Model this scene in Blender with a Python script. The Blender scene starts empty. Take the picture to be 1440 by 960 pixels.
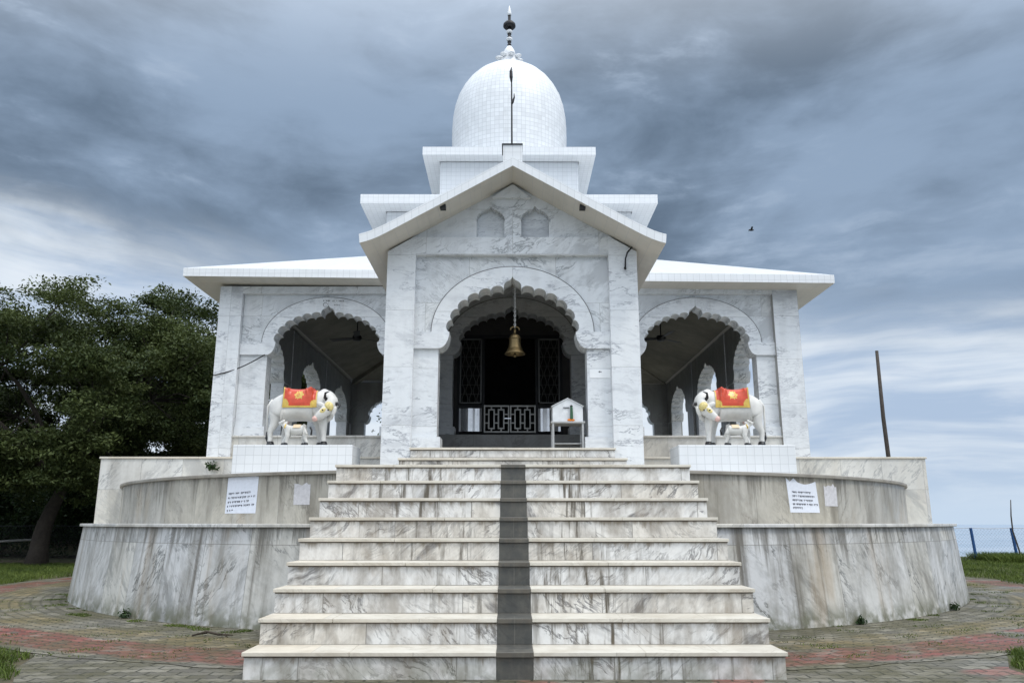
import bpy, bmesh, math, random
import numpy as np
from mathutils import Vector, Matrix
from mathutils.geometry import tessellate_polygon
from mathutils.bvhtree import BVHTree
R = math.radians
pi = math.pi
random.seed(7)
rng = np.random.default_rng(11)
sc = bpy.context.scene
col = sc.collection

# ------------------------------------------------------------------ camera
cd = bpy.data.cameras.new('camera')
cd.sensor_fit = 'HORIZONTAL'
cd.sensor_width = 36.0
cd.lens = 1108.0 / 1440.0 * 36.0
cd.clip_start = 0.05
cd.clip_end = 60000
cam = bpy.data.objects.new('camera', cd)
col.objects.link(cam)
cam.location = (-0.0353, 0.0, 1.0117)
cam.rotation_euler = (pi / 2 + 0.2262, 0, -0.0029)
sc.camera = cam

# ------------------------------------------------------------------ view / render
sc.view_settings.view_transform = 'Standard'
sc.view_settings.look = 'None'
sc.view_settings.gamma = 1.0
sc.view_settings.exposure = 0.0
sc.view_settings.use_curve_mapping = False
sc.cycles.use_denoising = True
sc.cycles.max_bounces = 8
sc.cycles.diffuse_bounces = 4

SUN_EL, SUN_AZ = 56.0, 50.0        # sun high behind the camera, to its right


# ------------------------------------------------------------------ node helper
class NT:
    def __init__(s, tree):
        s.t = tree

    def n(s, typ, props=None, **inp):
        nd = s.t.nodes.new('ShaderNode' + typ)
        for k, v in (props or {}).items():
            setattr(nd, k, v)
        for k, v in inp.items():
            k = k.replace('_', ' ')
            key = int(k[1:]) if k[0] == 'i' and k[1:].isdigit() else k
            sk = nd.inputs[key]
            if isinstance(v, bpy.types.NodeSocket):
                s.t.links.new(v, sk)
            else:
                if isinstance(v, (tuple, list)) and len(v) == 3 and sk.type == 'RGBA':
                    v = (*v, 1)
                sk.default_value = v
        return nd

    def m(s, op, a, b=0.0, c=0.0, clamp=False):
        return s.n('Math', {'operation': op, 'use_clamp': clamp}, i0=a, i1=b, i2=c).outputs[0]

    def vm(s, op, a, b=(0, 0, 0)):
        return s.n('VectorMath', {'operation': op}, i0=a, i1=b).outputs[0]

    def mix(s, fac, a, b, blend='MIX'):
        nd = s.t.nodes.new('ShaderNodeMix')
        nd.data_type = 'RGBA'
        nd.blend_type = blend
        for i, v in ((0, fac), (6, a), (7, b)):
            if isinstance(v, bpy.types.NodeSocket):
                s.t.links.new(v, nd.inputs[i])
            else:
                if i and len(v) == 3:
                    v = (*v, 1)
                nd.inputs[i].default_value = v
        return nd.outputs[2]

    def ss(s, x, a, b, lo=0.0, hi=1.0):
        return s.n('MapRange', {'interpolation_type': 'SMOOTHSTEP'}, Value=x, From_Min=a, From_Max=b,
                   To_Min=lo, To_Max=hi).outputs[0]

    def noise(s, vec, scale=1.0, detail=5.0, rough=.55, dist=0.0):
        return s.n('TexNoise', None, Vector=vec, Scale=scale, Detail=detail, Roughness=rough, Distortion=dist).outputs[0]

    def map(s, vec, scale=(1, 1, 1), rot=(0, 0, 0), loc=(0, 0, 0)):
        return s.n('Mapping', None, Vector=vec, Scale=scale, Rotation=rot, Location=loc).outputs[0]


# ------------------------------------------------------------------ world: storm sky
def make_world():
    w = bpy.data.worlds.new('World')
    sc.world = w
    w.use_nodes = True
    t = w.node_tree
    t.nodes.clear()
    g = NT(t)
    out = t.nodes.new('ShaderNodeOutputWorld')
    bg = t.nodes.new('ShaderNodeBackground')
    bg.inputs['Strength'].default_value = 0.1
    t.links.new(bg.outputs[0], out.inputs[0])
    sky = t.nodes.new('ShaderNodeTexSky')
    sky.sky_type = 'NISHITA'
    sky.sun_disc = False
    sky.sun_elevation = R(SUN_EL)
    sky.sun_rotation = R(180 - SUN_AZ)
    d = g.n('TexCoord').outputs['Generated']
    s = g.n('SeparateXYZ', None, Vector=d)
    x, y, z = s.outputs
    p = g.map(d, (1.0, .6, 2.0))
    warp = g.n('TexNoise', None, Vector=p, Scale=2.6, Detail=3.0).outputs['Color']
    pw = g.vm('ADD', p, g.vm('SCALE', g.vm('SUBTRACT', warp, (.5, .5, .5))))
    t.nodes[-1]
    # scale of the warp
    for nd in t.nodes:
        if nd.type == 'VECT_MATH' and nd.operation == 'SCALE':
            nd.inputs['Scale'].default_value = 0.17
    big = g.noise(g.map(pw, (1, 1, 1), loc=(1.7, .6, .3)), 2.3, 3, .5)
    mid = g.noise(g.map(pw, (1, 1, 1), loc=(5.2, 2.1, 1.3)), 5.0, 6, .56)
    fine = g.noise(g.map(pw, (.8, 1, 1.5), loc=(2.3, 7.7, 2.1)), 11.0, 7, .6)
    az = g.m('DIVIDE', x, g.m('MAXIMUM', y, 0.15))          # left-right in front
    # the dark deck ends in a brighter band low down, lower on the right
    edge = g.m('ADD', g.m('MULTIPLY', g.m('SUBTRACT', big, .5), .17), g.m('MULTIPLY', g.m('SUBTRACT', mid, .5), .16))
    lim = g.m('ADD', g.m('MULTIPLY', az, -0.06), 0.275)
    t1 = g.ss(g.m('SUBTRACT', g.m('ADD', z, edge), lim), -.075, .055)
    band = g.noise(g.map(pw, (1.1, .5, 4.2), loc=(4.4, .2, .9)), 3.0, 6, .55)
    low_a = g.mix(g.ss(band, .34, .64), (.44, .56, .74), (.76, .84, .93))
    low_b = g.mix(g.m('MULTIPLY', g.ss(fine, .45, .70), .35), low_a, (.86, .91, .97))
    low = g.mix(g.ss(z, -.01, .09), (.58, .71, .87), low_b)
    tone = g.m('ADD', g.m('MULTIPLY', big, .55), g.m('ADD', g.m('MULTIPLY', mid, .33), g.m('MULTIPLY', fine, .12)))
    dk = g.mix(g.ss(tone, .40, .60), (.120, .170, .240), (.295, .395, .54))
    wisp = g.ss(g.m('ADD', g.m('MULTIPLY', mid, .6), g.m('MULTIPLY', fine, .4)), .53, .68)
    dk = g.mix(g.m('MULTIPLY', wisp, .6), dk, (.44, .54, .68))
    front = g.mix(t1, low, dk)
    # overhead and behind the photographer the overcast is thin and bright
    back = g.m('ADD', g.m('MULTIPLY', y, -.26), g.m('MULTIPLY', z, .965))
    bright = g.mix(mid, (1.45, 1.58, 1.74), (2.05, 2.16, 2.30))
    cloud = g.mix(g.ss(back, .22, .80), front, bright)
    c10 = g.mix(1.0, cloud, (10, 10, 10), 'MULTIPLY')
    fin = g.mix(.97, sky.outputs[0], c10)
    t.links.new(fin, bg.inputs['Color'])


make_world()
sl = bpy.data.lights.new('sun', 'SUN')
sl.energy = 1.5
sl.angle = R(14)
sl.color = (1.0, .95, .87)
sun = bpy.data.objects.new('sun', sl)
col.objects.link(sun)
sun.rotation_euler = (R(90 - SUN_EL), 0, R(SUN_AZ))


# ------------------------------------------------------------------ mesh builder
class MB:
    def __init__(s):
        s.v, s.f, s.mi, s.uv = [], [], [], []

    def add(s, verts, faces, mi=0, uvs=None):
        b = len(s.v)
        s.v += [tuple(p) for p in verts]
        for i, f in enumerate(faces):
            s.f.append([b + k for k in f])
            s.mi.append(mi)
            s.uv.append(None if uvs is None else [uvs[k] for k in f])
        return s

    def box(s, x0, x1, y0, y1, z0, z1, mi=0):
        v = [(x0, y0, z0), (x1, y0, z0), (x1, y1, z0), (x0, y1, z0), (x0, y0, z1), (x1, y0, z1), (x1, y1, z1), (x0, y1, z1)]
        return s.add(v, [(0, 3, 2, 1), (4, 5, 6, 7), (0, 1, 5, 4), (1, 2, 6, 5), (2, 3, 7, 6), (3, 0, 4, 7)], mi)

    def hexa(s, v, mi=0):
        return s.add(v, [(0, 3, 2, 1), (4, 5, 6, 7), (0, 1, 5, 4), (1, 2, 6, 5), (2, 3, 7, 6), (3, 0, 4, 7)], mi)

    def prism(s, poly, y0, y1, mi=0, caps=True):
        """poly of (x, z) counter-clockwise seen from -Y, extruded along Y"""
        n = len(poly)
        a = sum(poly[i][0] * poly[(i + 1) % n][1] - poly[(i + 1) % n][0] * poly[i][1] for i in range(n))
        if a < 0:
            poly = poly[::-1]
        v = [(x, y0, z) for x, z in poly] + [(x, y1, z) for x, z in poly]
        f = [(i, i + n, (i + 1) % n + n, (i + 1) % n)[::1] for i in range(n)]
        if caps:
            tri = tessellate_polygon([[Vector((x, z, 0)) for x, z in poly]])
            for t in tri:
                A, B, C = (poly[k] for k in t)
                if (B[0] - A[0]) * (C[1] - A[1]) - (C[0] - A[0]) * (B[1] - A[1]) < 0:
                    t = t[::-1]
                f.append(tuple(t))
                f.append(tuple(k + n for k in t[::-1]))
        return s.add(v, f, mi)

    def lathe(s, prof, cx=0, cy=0, seg=32, mi=0, uvr=None):
        v, uv, f = [], [], []
        m = len(prof)
        L = [0]
        for i in range(1, m):
            L.append(L[-1] + math.hypot(prof[i][0] - prof[i - 1][0], prof[i][1] - prof[i - 1][1]))
        for j in range(seg + 1):
            a = 2 * pi * j / seg
            for i, (r, z) in enumerate(prof):
                v.append((cx + r * math.cos(a), cy + r * math.sin(a), z))
                uv.append((a * (uvr or 1), L[i]))
        for j in range(seg):
            for i in range(m - 1):
                q = (j * m + i, (j + 1) * m + i, (j + 1) * m + i + 1, j * m + i + 1)
                if prof[i][0] < 1e-6:
                    q = (q[0], q[2], q[3])
                elif prof[i + 1][0] < 1e-6:
                    q = (q[0], q[1], q[2])
                f.append(q)
        return s.add(v, f, mi, uv if uvr else None)

    def tube(s, pts, rad, seg=8, mi=0):
        pts = [Vector(p) for p in pts]
        if not isinstance(rad, (list, tuple)):
            rad = [rad] * len(pts)
        v, f = [], []
        up = None
        for i, p in enumerate(pts):
            d = (pts[min(i + 1, len(pts) - 1)] - pts[max(i - 1, 0)]).normalized()
            if up is None:
                up = d.orthogonal().normalized()
            up = (up - d * up.dot(d)).normalized()
            w = d.cross(up)
            for k in range(seg):
                a = 2 * pi * k / seg
                v.append(p + (up * math.cos(a) + w * math.sin(a)) * rad[i])
        for i in range(len(pts) - 1):
            for k in range(seg):
                k2 = (k + 1) % seg
                f.append((i * seg + k, i * seg + k2, (i + 1) * seg + k2, (i + 1) * seg + k))
        f.append(tuple(range(seg))[::-1])
        f.append(tuple((len(pts) - 1) * seg + k for k in range(seg)))
        return s.add(v, f, mi)

    def ell(s, c, r, seg=16, rings=10, rot=None, mi=0):
        v, f = [], []
        M = rot or Matrix.Identity(3)
        for i in range(rings + 1):
            th = pi * i / rings
            for k in range(seg):
                a = 2 * pi * k / seg
                p = M @ Vector((r[0] * math.sin(th) * math.cos(a), r[1] * math.sin(th) * math.sin(a), -r[2] * math.cos(th)))
                v.append(p + Vector(c))
        for i in range(rings):
            for k in range(seg):
                k2 = (k + 1) % seg
                f.append((i * seg + k, i * seg + k2, (i + 1) * seg + k2, (i + 1) * seg + k))
        return s.add(v, f, mi)

    def mesh(s, name, mats, off=(0, 0, 0), smooth=False):
        me = bpy.data.meshes.new(name)
        off = Vector(off)
        V = [Vector(p) - off for p in s.v]
        me.from_pydata(V, [], s.f)
        for m in (mats if isinstance(mats, (list, tuple)) else [mats]):
            me.materials.append(m)
        uvl = me.uv_layers.new(name='uv')
        for p, mi, uv in zip(me.polygons, s.mi, s.uv):
            p.material_index = mi
            p.use_smooth = smooth
            if uv is None:
                n = p.normal
                ax = max(range(3), key=lambda k: abs(n[k]) + (.001 if k == 1 else 0))
                for li in p.loop_indices:
                    q = s.v[me.loops[li].vertex_index]
                    uvl.data[li].uv = (q[1], q[2]) if ax == 0 else (q[0], q[2]) if ax == 1 else (q[0], q[1])
            else:
                for li, u in zip(p.loop_indices, uv):
                    uvl.data[li].uv = u
        return me


OFF = {}


def link(name, me, parent=None, loc=(0, 0, 0), rotz=0.0):
    o = bpy.data.objects.new(name, me)
    col.objects.link(o)
    o.location = loc
    o.rotation_euler = (0, 0, rotz)
    if parent is not None:
        o.parent = parent
        OFF[o] = OFF.get(parent, Vector()) + Vector(loc)
    return o


def obj(name, mb, mats, parent=None, smooth=False, bevel=0.0):
    """mb in world coordinates (or in its thing's own, when the thing stands at the origin)"""
    off = OFF.get(parent, Vector()) if parent is not None else Vector()
    o = link(name, mb.mesh(name, mats, off, smooth), parent)
    if smooth is True:
        for e in ():
            pass
    if bevel:
        b = o.modifiers.new('bevel', 'BEVEL')
        b.width = bevel
        b.segments = 2
        b.limit_method = 'ANGLE'
        b.angle_limit = R(40)
    return o


def tag(o, label, cat, group=None):
    o['label'] = label
    o['category'] = cat
    if group:
        o['group'] = group
    return o


def thing(name, label, cat, loc=(0, 0, 0), group=None):
    o = bpy.data.objects.new(name, None)
    col.objects.link(o)
    o.empty_display_size = .2
    o.location = loc
    OFF[o] = Vector(loc)
    return tag(o, label, cat, group)


def struct(o, kind='structure'):
    o['kind'] = kind
    return o


# ------------------------------------------------------------------ materials
def mat(name):
    m = bpy.data.materials.new(name)
    m.use_nodes = True
    g = NT(m.node_tree)
    return m, g, m.node_tree.nodes['Principled BSDF']


def plain(name, c, rough=.5, metal=0.0, var=.12, scale=14.0, spec=.5, bump=0.0):
    m, g, b = mat(name)
    p = g.n('NewGeometry').outputs['Position']
    nz = g.noise(p, scale, 5, .6)
    k = g.n('MapRange', None, Value=nz, From_Min=.3, From_Max=.7, To_Min=1 - var, To_Max=1 + var).outputs[0]
    cc = g.vm('SCALE', c)
    nd = m.node_tree.nodes[-1]
    nd.inputs[0].default_value = c
    m.node_tree.links.new(k, nd.inputs['Scale'])
    m.node_tree.links.new(cc, b.inputs['Base Color'])
    b.inputs['Roughness'].default_value = rough
    b.inputs['Metallic'].default_value = metal
    b.inputs['Specular IOR Level'].default_value = spec
    if bump:
        bp = g.n('Bump', None, Height=nz, Strength=bump, Distance=.01).outputs[0]
        m.node_tree.links.new(bp, b.inputs['Normal'])
    return m


def marble(name, base, dark, warm, vein=.6, vscale=1.0, tile=(.6, .9), tofs=.5, joint=.5, stain=0.0,
           stain_col=(.12, .10, .07), st_scale=(6, .5), rust=0.0, moss=0.0, rough=.32, warm_amt=.25, tilevar=.1, top_z=None, ang=.6, aniso=4.0, warp=.35, flip=True, riser=0.0, patch=0.0, st2=None, film=.28):
    m, g, b = mat(name)
    L = m.node_tree.links
    uv = g.n('UVMap').outputs[0]
    br = g.n('TexBrick', {'offset': tofs, 'squash': 1.0}, Vector=uv, Color1=(0, 0, 0), Color2=(1, 1, 1), Mortar=(.5, .5, .5),
             Scale=1.0, Mortar_Size=.0035, Mortar_Smooth=.2, Brick_Width=tile[0], Row_Height=tile[1])
    rnd = g.n('SeparateColor', None, Color=br.outputs['Color']).outputs[0]
    mort = br.outputs['Fac']
    P = g.n('NewGeometry').outputs['Position']
    su_ = g.n('SeparateXYZ', None, Vector=uv)
    sgn = g.m('SUBTRACT', g.m('MULTIPLY', g.m('GREATER_THAN', g.m('FRACT', g.m('MULTIPLY', rnd, 3.7)), .5 if flip else -1.0), 2.0), 1.0)
    ps = g.n('CombineXYZ', None, X=g.m('ADD', g.m('MULTIPLY', su_.outputs[0], sgn), g.m('MULTIPLY', rnd, 17.0)),
             Y=g.m('ADD', su_.outputs[1], g.m('MULTIPLY', rnd, 7.0)), Z=g.m('MULTIPLY', rnd, 9.0)).outputs[0]
    warpn = g.n('TexNoise', None, Vector=ps, Scale=1.3 * vscale, Detail=3.0).outputs['Color']
    wv = g.vm('SCALE', g.vm('SUBTRACT', warpn, (.5, .5, .5)))
    for nd in m.node_tree.nodes:
        if nd.type == 'VECT_MATH' and nd.operation == 'SCALE':
            nd.inputs['Scale'].default_value = warp
    q = g.map(g.map(g.vm('ADD', ps, wv), (1, 1, 1), (0, 0, ang)), (1.0 / aniso, 1.0, 1.0))
    v1 = g.noise(q, 3.2 * vscale, 8, .66)
    line = g.ss(g.m('ABSOLUTE', g.m('SUBTRACT', v1, .5)), .0, .028, 1, 0)
    v2 = g.noise(g.vm('ADD', q, (4.7, 9.1, 2.2)), 7.5 * vscale, 6, .6)
    hair = g.ss(g.m('ABSOLUTE', g.m('SUBTRACT', v2, .5)), .0, .03, 1, 0)
    mask = g.ss(g.noise(ps, 1.25 * vscale, 4), .44, .62)
    mask2 = g.ss(g.noise(g.vm('ADD', ps, (8.8, 3.1, 1.7)), .9 * vscale, 3), .42, .60)
    cloud = g.ss(g.noise(q, 2.0 * vscale, 7, .68), .49, .72)
    fine = g.ss(g.noise(q, 11.0 * vscale, 6, .62), .48, .72)
    amt = g.m('MULTIPLY', g.m('MAXIMUM', g.m('MULTIPLY', line, mask), g.m('MAXIMUM', g.m('MULTIPLY', g.m('MULTIPLY', cloud, mask2), .75),
              g.m('MAXIMUM', g.m('MULTIPLY', g.m('MULTIPLY', hair, mask2), .55), g.m('MULTIPLY', fine, .32)))), vein)
    if patch:
        pt = g.ss(g.noise(g.vm('ADD', q, (1.3, 6.2, 5.5)), 1.5 * vscale, 7, .7), .545, .64)
        amt = g.m('MAXIMUM', amt, g.m('MULTIPLY', pt, patch))
    warmf = g.m('MULTIPLY', g.ss(g.m('ADD', g.m('MULTIPLY', rnd, .5), g.m('MULTIPLY', g.noise(P, .7, 3), .5)), .35, .70), warm_amt)
    c = g.mix(warmf, base, warm)
    c = g.mix(amt, c, dark)
    tv = g.n('MapRange', None, Value=rnd, From_Min=0.0, From_Max=1.0, To_Min=1 - tilevar, To_Max=1.0).outputs[0]
    sc_ = g.n('CombineColor', None, Red=tv, Green=tv, Blue=tv).outputs[0]
    c = g.mix(1.0, c, sc_, 'MULTIPLY')
    if stain:
        su = g.map(uv, (st_scale[0], st_scale[1], 1), loc=(3.1, .7, 0))
        s1 = g.noise(su, 1.0, 6, .62, .25)
        s2 = g.noise(g.map(uv, (.8, .7, 1)), 1.0, 3)
        s3 = g.noise(P, 16.0, 5, .65)
        sf = g.ss(g.m('ADD', g.m('MULTIPLY', s1, .72), g.m('ADD', g.m('MULTIPLY', s2, .33), g.m('MULTIPLY', s3, .12))), .50, .76)
        c = g.mix(g.m('MULTIPLY', sf, stain), c, stain_col)
        # overall grime film
        gf = g.ss(g.m('ADD', g.m('MULTIPLY', s2, .5), g.m('MULTIPLY', s3, .5)), .36, .66)
        c = g.mix(g.m('MULTIPLY', gf, stain * film), c, (.33, .29, .22))
        if st2:
            s4 = g.noise(g.map(uv, (st2[0], st2[1], 1), loc=(5.9, 2.7, 0)), 1.0, 6, .66, .15)
            s5 = g.ss(g.noise(g.map(uv, (1.1, .4, 1), loc=(7.7, .2, 0)), 1.0, 3), .42, .6)
            c = g.mix(g.m('MULTIPLY', g.m('MULTIPLY', g.ss(s4, .49, .66), s5), st2[2]), c, (.095, .08, .058))
    if rust:
        ru = g.noise(g.map(uv, (st_scale[0] * .55, st_scale[1] * .6, 1), loc=(9.3, 4.2, 0)), 1.0, 5, .6, .2)
        c = g.mix(g.m('MULTIPLY', g.ss(ru, .56, .72), rust), c, (.36, .24, .11))
    if moss:
        zz = g.n('SeparateXYZ', None, Vector=P).outputs[2]
        mz = g.m('MULTIPLY', g.ss(zz, .0, .28, 1, 0), g.ss(g.noise(P, 7, 5), .36, .6))
        c = g.mix(g.m('MULTIPLY', mz, moss), c, (.10, .105, .05))
    if top_z is not None:                      # drip marks hanging below a coping
        zz = g.n('SeparateXYZ', None, Vector=P).outputs[2]
        dn = g.noise(g.map(uv, (9, .35, 1)), 1.0, 5, .7)
        reach = g.m('MULTIPLY', g.ss(dn, .42, .72), .55)
        dr = g.ss(g.m('SUBTRACT', reach, g.m('SUBTRACT', top_z, zz)), -.06, .25)
        c = g.mix(g.m('MULTIPLY', dr, .6), c, (.10, .09, .07))
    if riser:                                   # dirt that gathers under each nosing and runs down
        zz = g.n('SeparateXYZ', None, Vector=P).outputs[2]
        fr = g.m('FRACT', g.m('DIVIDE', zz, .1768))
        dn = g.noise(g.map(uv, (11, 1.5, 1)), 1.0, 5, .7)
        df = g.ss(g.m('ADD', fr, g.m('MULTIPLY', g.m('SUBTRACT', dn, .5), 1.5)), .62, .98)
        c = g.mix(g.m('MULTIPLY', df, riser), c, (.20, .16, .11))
    c = g.mix(g.m('MULTIPLY', mort, joint), c, (.16, .15, .13))
    L.new(c, b.inputs['Base Color'])
    rg = g.n('MapRange', None, Value=g.noise(P, 5.0, 4), From_Min=.3, From_Max=.7, To_Min=rough - .08, To_Max=rough + .14).outputs[0]
    L.new(rg, b.inputs['Roughness'])
    hb = g.m('SUBTRACT', g.m('MULTIPLY', g.noise(P, 2.2, 3), .25), g.m('MULTIPLY', mort, .5))
    L.new(g.n('Bump', None, Height=hb, Strength=.25, Distance=.01).outputs[0], b.inputs['Normal'])
    return m


def tiles(name, c=(.76, .78, .80), size=.1, mortar=.006, mcol=(.40, .42, .43), rough=.32, dirt=.12, joint=.6, var=.05):
    m, g, b = mat(name)
    L = m.node_tree.links
    uv = g.n('UVMap').outputs[0]
    br = g.n('TexBrick', {'offset': 0.0, 'squash': 1.0}, Vector=uv, Color1=(1 - var, 1 - var, 1 - var), Color2=(1, 1, 1), Mortar=(1, 1, 1),
             Scale=1.0, Mortar_Size=mortar * .5, Mortar_Smooth=.3, Brick_Width=size, Row_Height=size)
    P = g.n('NewGeometry').outputs['Position']
    cc = g.mix(1.0, br.outputs['Color'], c, 'MULTIPLY')
    cc = g.mix(g.m('MULTIPLY', br.outputs['Fac'], joint), cc, mcol)
    st = g.noise(g.map(uv, (5, .6, 1)), 1.0, 5, .65)
    dz = g.m('MULTIPLY', g.ss(g.m('ADD', g.m('MULTIPLY', st, .6), g.m('MULTIPLY', g.noise(P, 2.5, 4), .4)), .48, .72), dirt)
    cc = g.mix(dz, cc, (.34, .33, .29))
    L.new(cc, b.inputs['Base Color'])
    b.inputs['Roughness'].default_value = rough
    rn = g.n('SeparateColor', None, Color=br.outputs['Color']).outputs[0]
    hb = g.m('ADD', g.m('MULTIPLY', br.outputs['Fac'], -.6), g.m('MULTIPLY', rn, 2.0))
    L.new(g.n('Bump', None, Height=hb, Strength=.25, Distance=.004).outputs[0], b.inputs['Normal'])
    return m


M = {}
M['facade'] = marble('facade_marble', (.76, .79, .82), (.27, .29, .31), (.68, .68, .65), vein=.95, vscale=1.25, tile=(1.1, .62), joint=.4,
                     stain=.14, warm_amt=.35, rough=.36, tilevar=.12, ang=.55, aniso=3.0, patch=.45)
M['pillar'] = marble('pillar_marble', (.78, .81, .84), (.33, .35, .39), (.70, .71, .71), vein=.95, vscale=1.7, tile=(4.0, .72), tofs=0, joint=.35,
                     stain=.10, warm_amt=.3, rough=.36, tilevar=.08, ang=-.10, aniso=4.0, warp=.22, patch=.35)
M['inner'] = marble('shaded_inner_marble', (.34, .345, .34), (.16, .16, .16), (.30, .29, .26), vein=.6, tile=(.6, .6), joint=.4, stain=.3, rough=.4)  # darker copy of the marble; interior shade is put into its colour
M['stair'] = marble('stair_marble', (.79, .79, .78), (.17, .17, .175), (.68, .62, .52), vein=.95, vscale=1.35, tile=(1.05, .1768), tofs=.37, joint=.75,
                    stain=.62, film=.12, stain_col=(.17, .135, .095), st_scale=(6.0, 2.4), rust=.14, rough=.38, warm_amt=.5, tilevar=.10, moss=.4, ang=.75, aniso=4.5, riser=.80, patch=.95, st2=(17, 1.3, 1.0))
M['tread'] = marble('tread_marble', (.70, .665, .585), (.38, .345, .29), (.63, .56, .45), vein=.45, vscale=1.2, tile=(1.35, 5.0), tofs=.5, joint=.35,
                    stain=.42, stain_col=(.32, .26, .18), st_scale=(2.4, 3), rough=.42, warm_amt=.6)
M['lower'] = marble('lower_wall_marble', (.76, .77, .78), (.15, .16, .16), (.58, .55, .46), vein=.95, vscale=1.0, tile=(.62, .80), tofs=.0, joint=.7,
                    stain=.72, stain_col=(.15, .14, .115), st_scale=(4.2, .55), rust=.34, film=.18, moss=.8, rough=.40, warm_amt=.55, tilevar=.22, top_z=.97,
                    ang=.85, aniso=3.5, patch=.6, st2=(6.5, .22, .85))
M['upper'] = marble('upper_wall_marble', (.60, .58, .53), (.22, .21, .19), (.53, .49, .40), vein=.8, vscale=1.2, tile=(.66, 3.0), tofs=.0, joint=.65,
                    stain=.58, stain_col=(.15, .135, .105), st_scale=(3.0, .8), rust=.35, rough=.42, warm_amt=.7, tilevar=.36, top_z=1.51, ang=1.0, patch=.35, st2=(4.0, .35, .55))
M['plinth'] = marble('plinth_marble', (.74, .74, .72), (.28, .29, .30), (.62, .58, .48), vein=.7, vscale=1.2, tile=(.62, 1.5), tofs=.0, joint=.45,
                     stain=.36, st_scale=(3, .5), rust=.12, rough=.38, warm_amt=.45, tilevar=.12, ang=.9, patch=.5)
M['coping'] = marble('coping_marble', (.36, .34, .30), (.15, .14, .13), (.28, .24, .18), vein=.6, vscale=2.0, tile=(1.1, 4), joint=.6, stain=.6,
                     stain_col=(.07, .062, .05), st_scale=(3, 3), rough=.45, warm_amt=.5)
M['tile'] = tiles('white_glazed_tile')
M['roof'] = tiles('roof_tile', c=(.74, .76, .78), size=.15, mortar=.006, joint=.4, dirt=.18, rough=.3)
M['dome'] = tiles('dome_tile', c=(.78, .80, .82), size=.1, mortar=.008, joint=.75, dirt=.22, var=.13, rough=.42)
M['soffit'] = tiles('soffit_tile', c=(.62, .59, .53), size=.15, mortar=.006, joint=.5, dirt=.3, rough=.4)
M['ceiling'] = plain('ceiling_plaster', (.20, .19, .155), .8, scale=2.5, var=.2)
M['black'] = marble('black_granite', (.068, .070, .066), (.028, .028, .028), (.085, .080, .066), vein=.7, tile=(.9, .1768), joint=.5, stain=.4,
                    stain_col=(.16, .15, .125), st_scale=(9, 3), rough=.42, riser=.25)
M['underlay'] = plain('dark_nosing_underlay', (.075, .06, .045), .85, var=.4)  # dark strip recessed below each tread edge
M['joint'] = plain('marble_joint', (.16, .16, .16), .8)
M['brass'] = plain('aged_brass', (.16, .12, .062), .48, 1.0, scale=25, var=.3)
M['iron'] = plain('dark_iron', (.03, .03, .032), .5, .6)
M['steel'] = plain('stainless_steel', (.62, .62, .63), .18, 1.0, scale=6)
M['greysteel'] = plain('painted_grey_steel', (.42, .42, .41), .42, .5)
M['grille'] = plain('dull_grille_steel', (.20, .20, .195), .5, .5)
M['white_metal'] = plain('white_painted_metal', (.68, .70, .72), .4, 0)
M['darkstone'] = plain('dark_sanctum_wall', (.05, .047, .045), .7, scale=4, var=.3)  # dark base colour of the sanctum walls
M['cow_white'] = plain('statue_white_paint', (.66, .65, .62), .5, scale=7, var=.13)
M['cow_black'] = plain('statue_black_paint', (.012, .012, .014), .3)
M['cow_red'] = plain('statue_red_paint', (.60, .07, .03), .32, scale=20, var=.16)
M['cow_gold'] = plain('statue_gold_paint', (.66, .46, .10), .35, scale=24, var=.2)
M['cow_yellow'] = plain('statue_yellow_paint', (.70, .58, .24), .35, scale=40, var=.3)
M['cow_pink'] = plain('statue_pink_paint', (.70, .45, .40), .4)
M['paper'] = plain('white_paper', (.70, .73, .80), .7, scale=30, var=.05)
M['scrap'] = plain('faded_paper', (.55, .54, .56), .8, scale=30, var=.14)
M['ink'] = plain('black_ink', (.025, .025, .04), .7)
M['wood'] = plain('weathered_wood', (.055, .045, .038), .8, scale=18, var=.3)
M['blue'] = plain('blue_painted_steel', (.018, .075, .22), .45, .1)
M['shadewire'] = plain('shade_dark_wire', (.035, .04, .05), .8)  # dark copy of the fence wire; tree shade is put into its colour
M['shadeblue'] = plain('shade_dark_blue_steel', (.012, .025, .06), .6)  # blue post paint darkened for the shade under the trees
M['wire'] = plain('galvanised_wire', (.30, .32, .35), .5, .5)
M['bark'] = plain('bark', (.035, .028, .022), .9, scale=9, var=.4, bump=.6)
M['green'] = plain('dark_green_cloth', (.03, .10, .05), .7)
M['orange'] = plain('marigold', (.75, .22, .02), .7)
M['twig'] = plain('dead_twig', (.04, .03, .02), .9)


def leaf_mat(name, c1, c2):
    m, g, b = mat(name)
    L = m.node_tree.links
    a = g.n('Attribute', {'attribute_name': 'tone'}).outputs['Fac']
    c = g.mix(a, c1, c2)
    L.new(c, b.inputs['Base Color'])
    b.inputs['Roughness'].default_value = .55
    b.inputs['Specular IOR Level'].default_value = .16
    b.inputs['Subsurface Weight'].default_value = 0
    tr = g.n('BsdfTranslucent', None, Color=g.mix(.5, c, (.08, .10, .02))).outputs[0]
    mx = g.n('MixShader', None, i0=.22, i1=b.outputs[0], i2=tr).outputs[0]
    L.new(mx, m.node_tree.nodes['Material Output'].inputs['Surface'])
    return m


M['leaf'] = leaf_mat('leaf_dark_green', (.026, .042, .015), (.125, .155, .056))
M['leaf2'] = leaf_mat('leaf_bush_green', (.016, .032, .014), (.05, .09, .035))
M['grass'] = leaf_mat('grass_blade', (.04, .068, .014), (.15, .20, .045))


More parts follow.
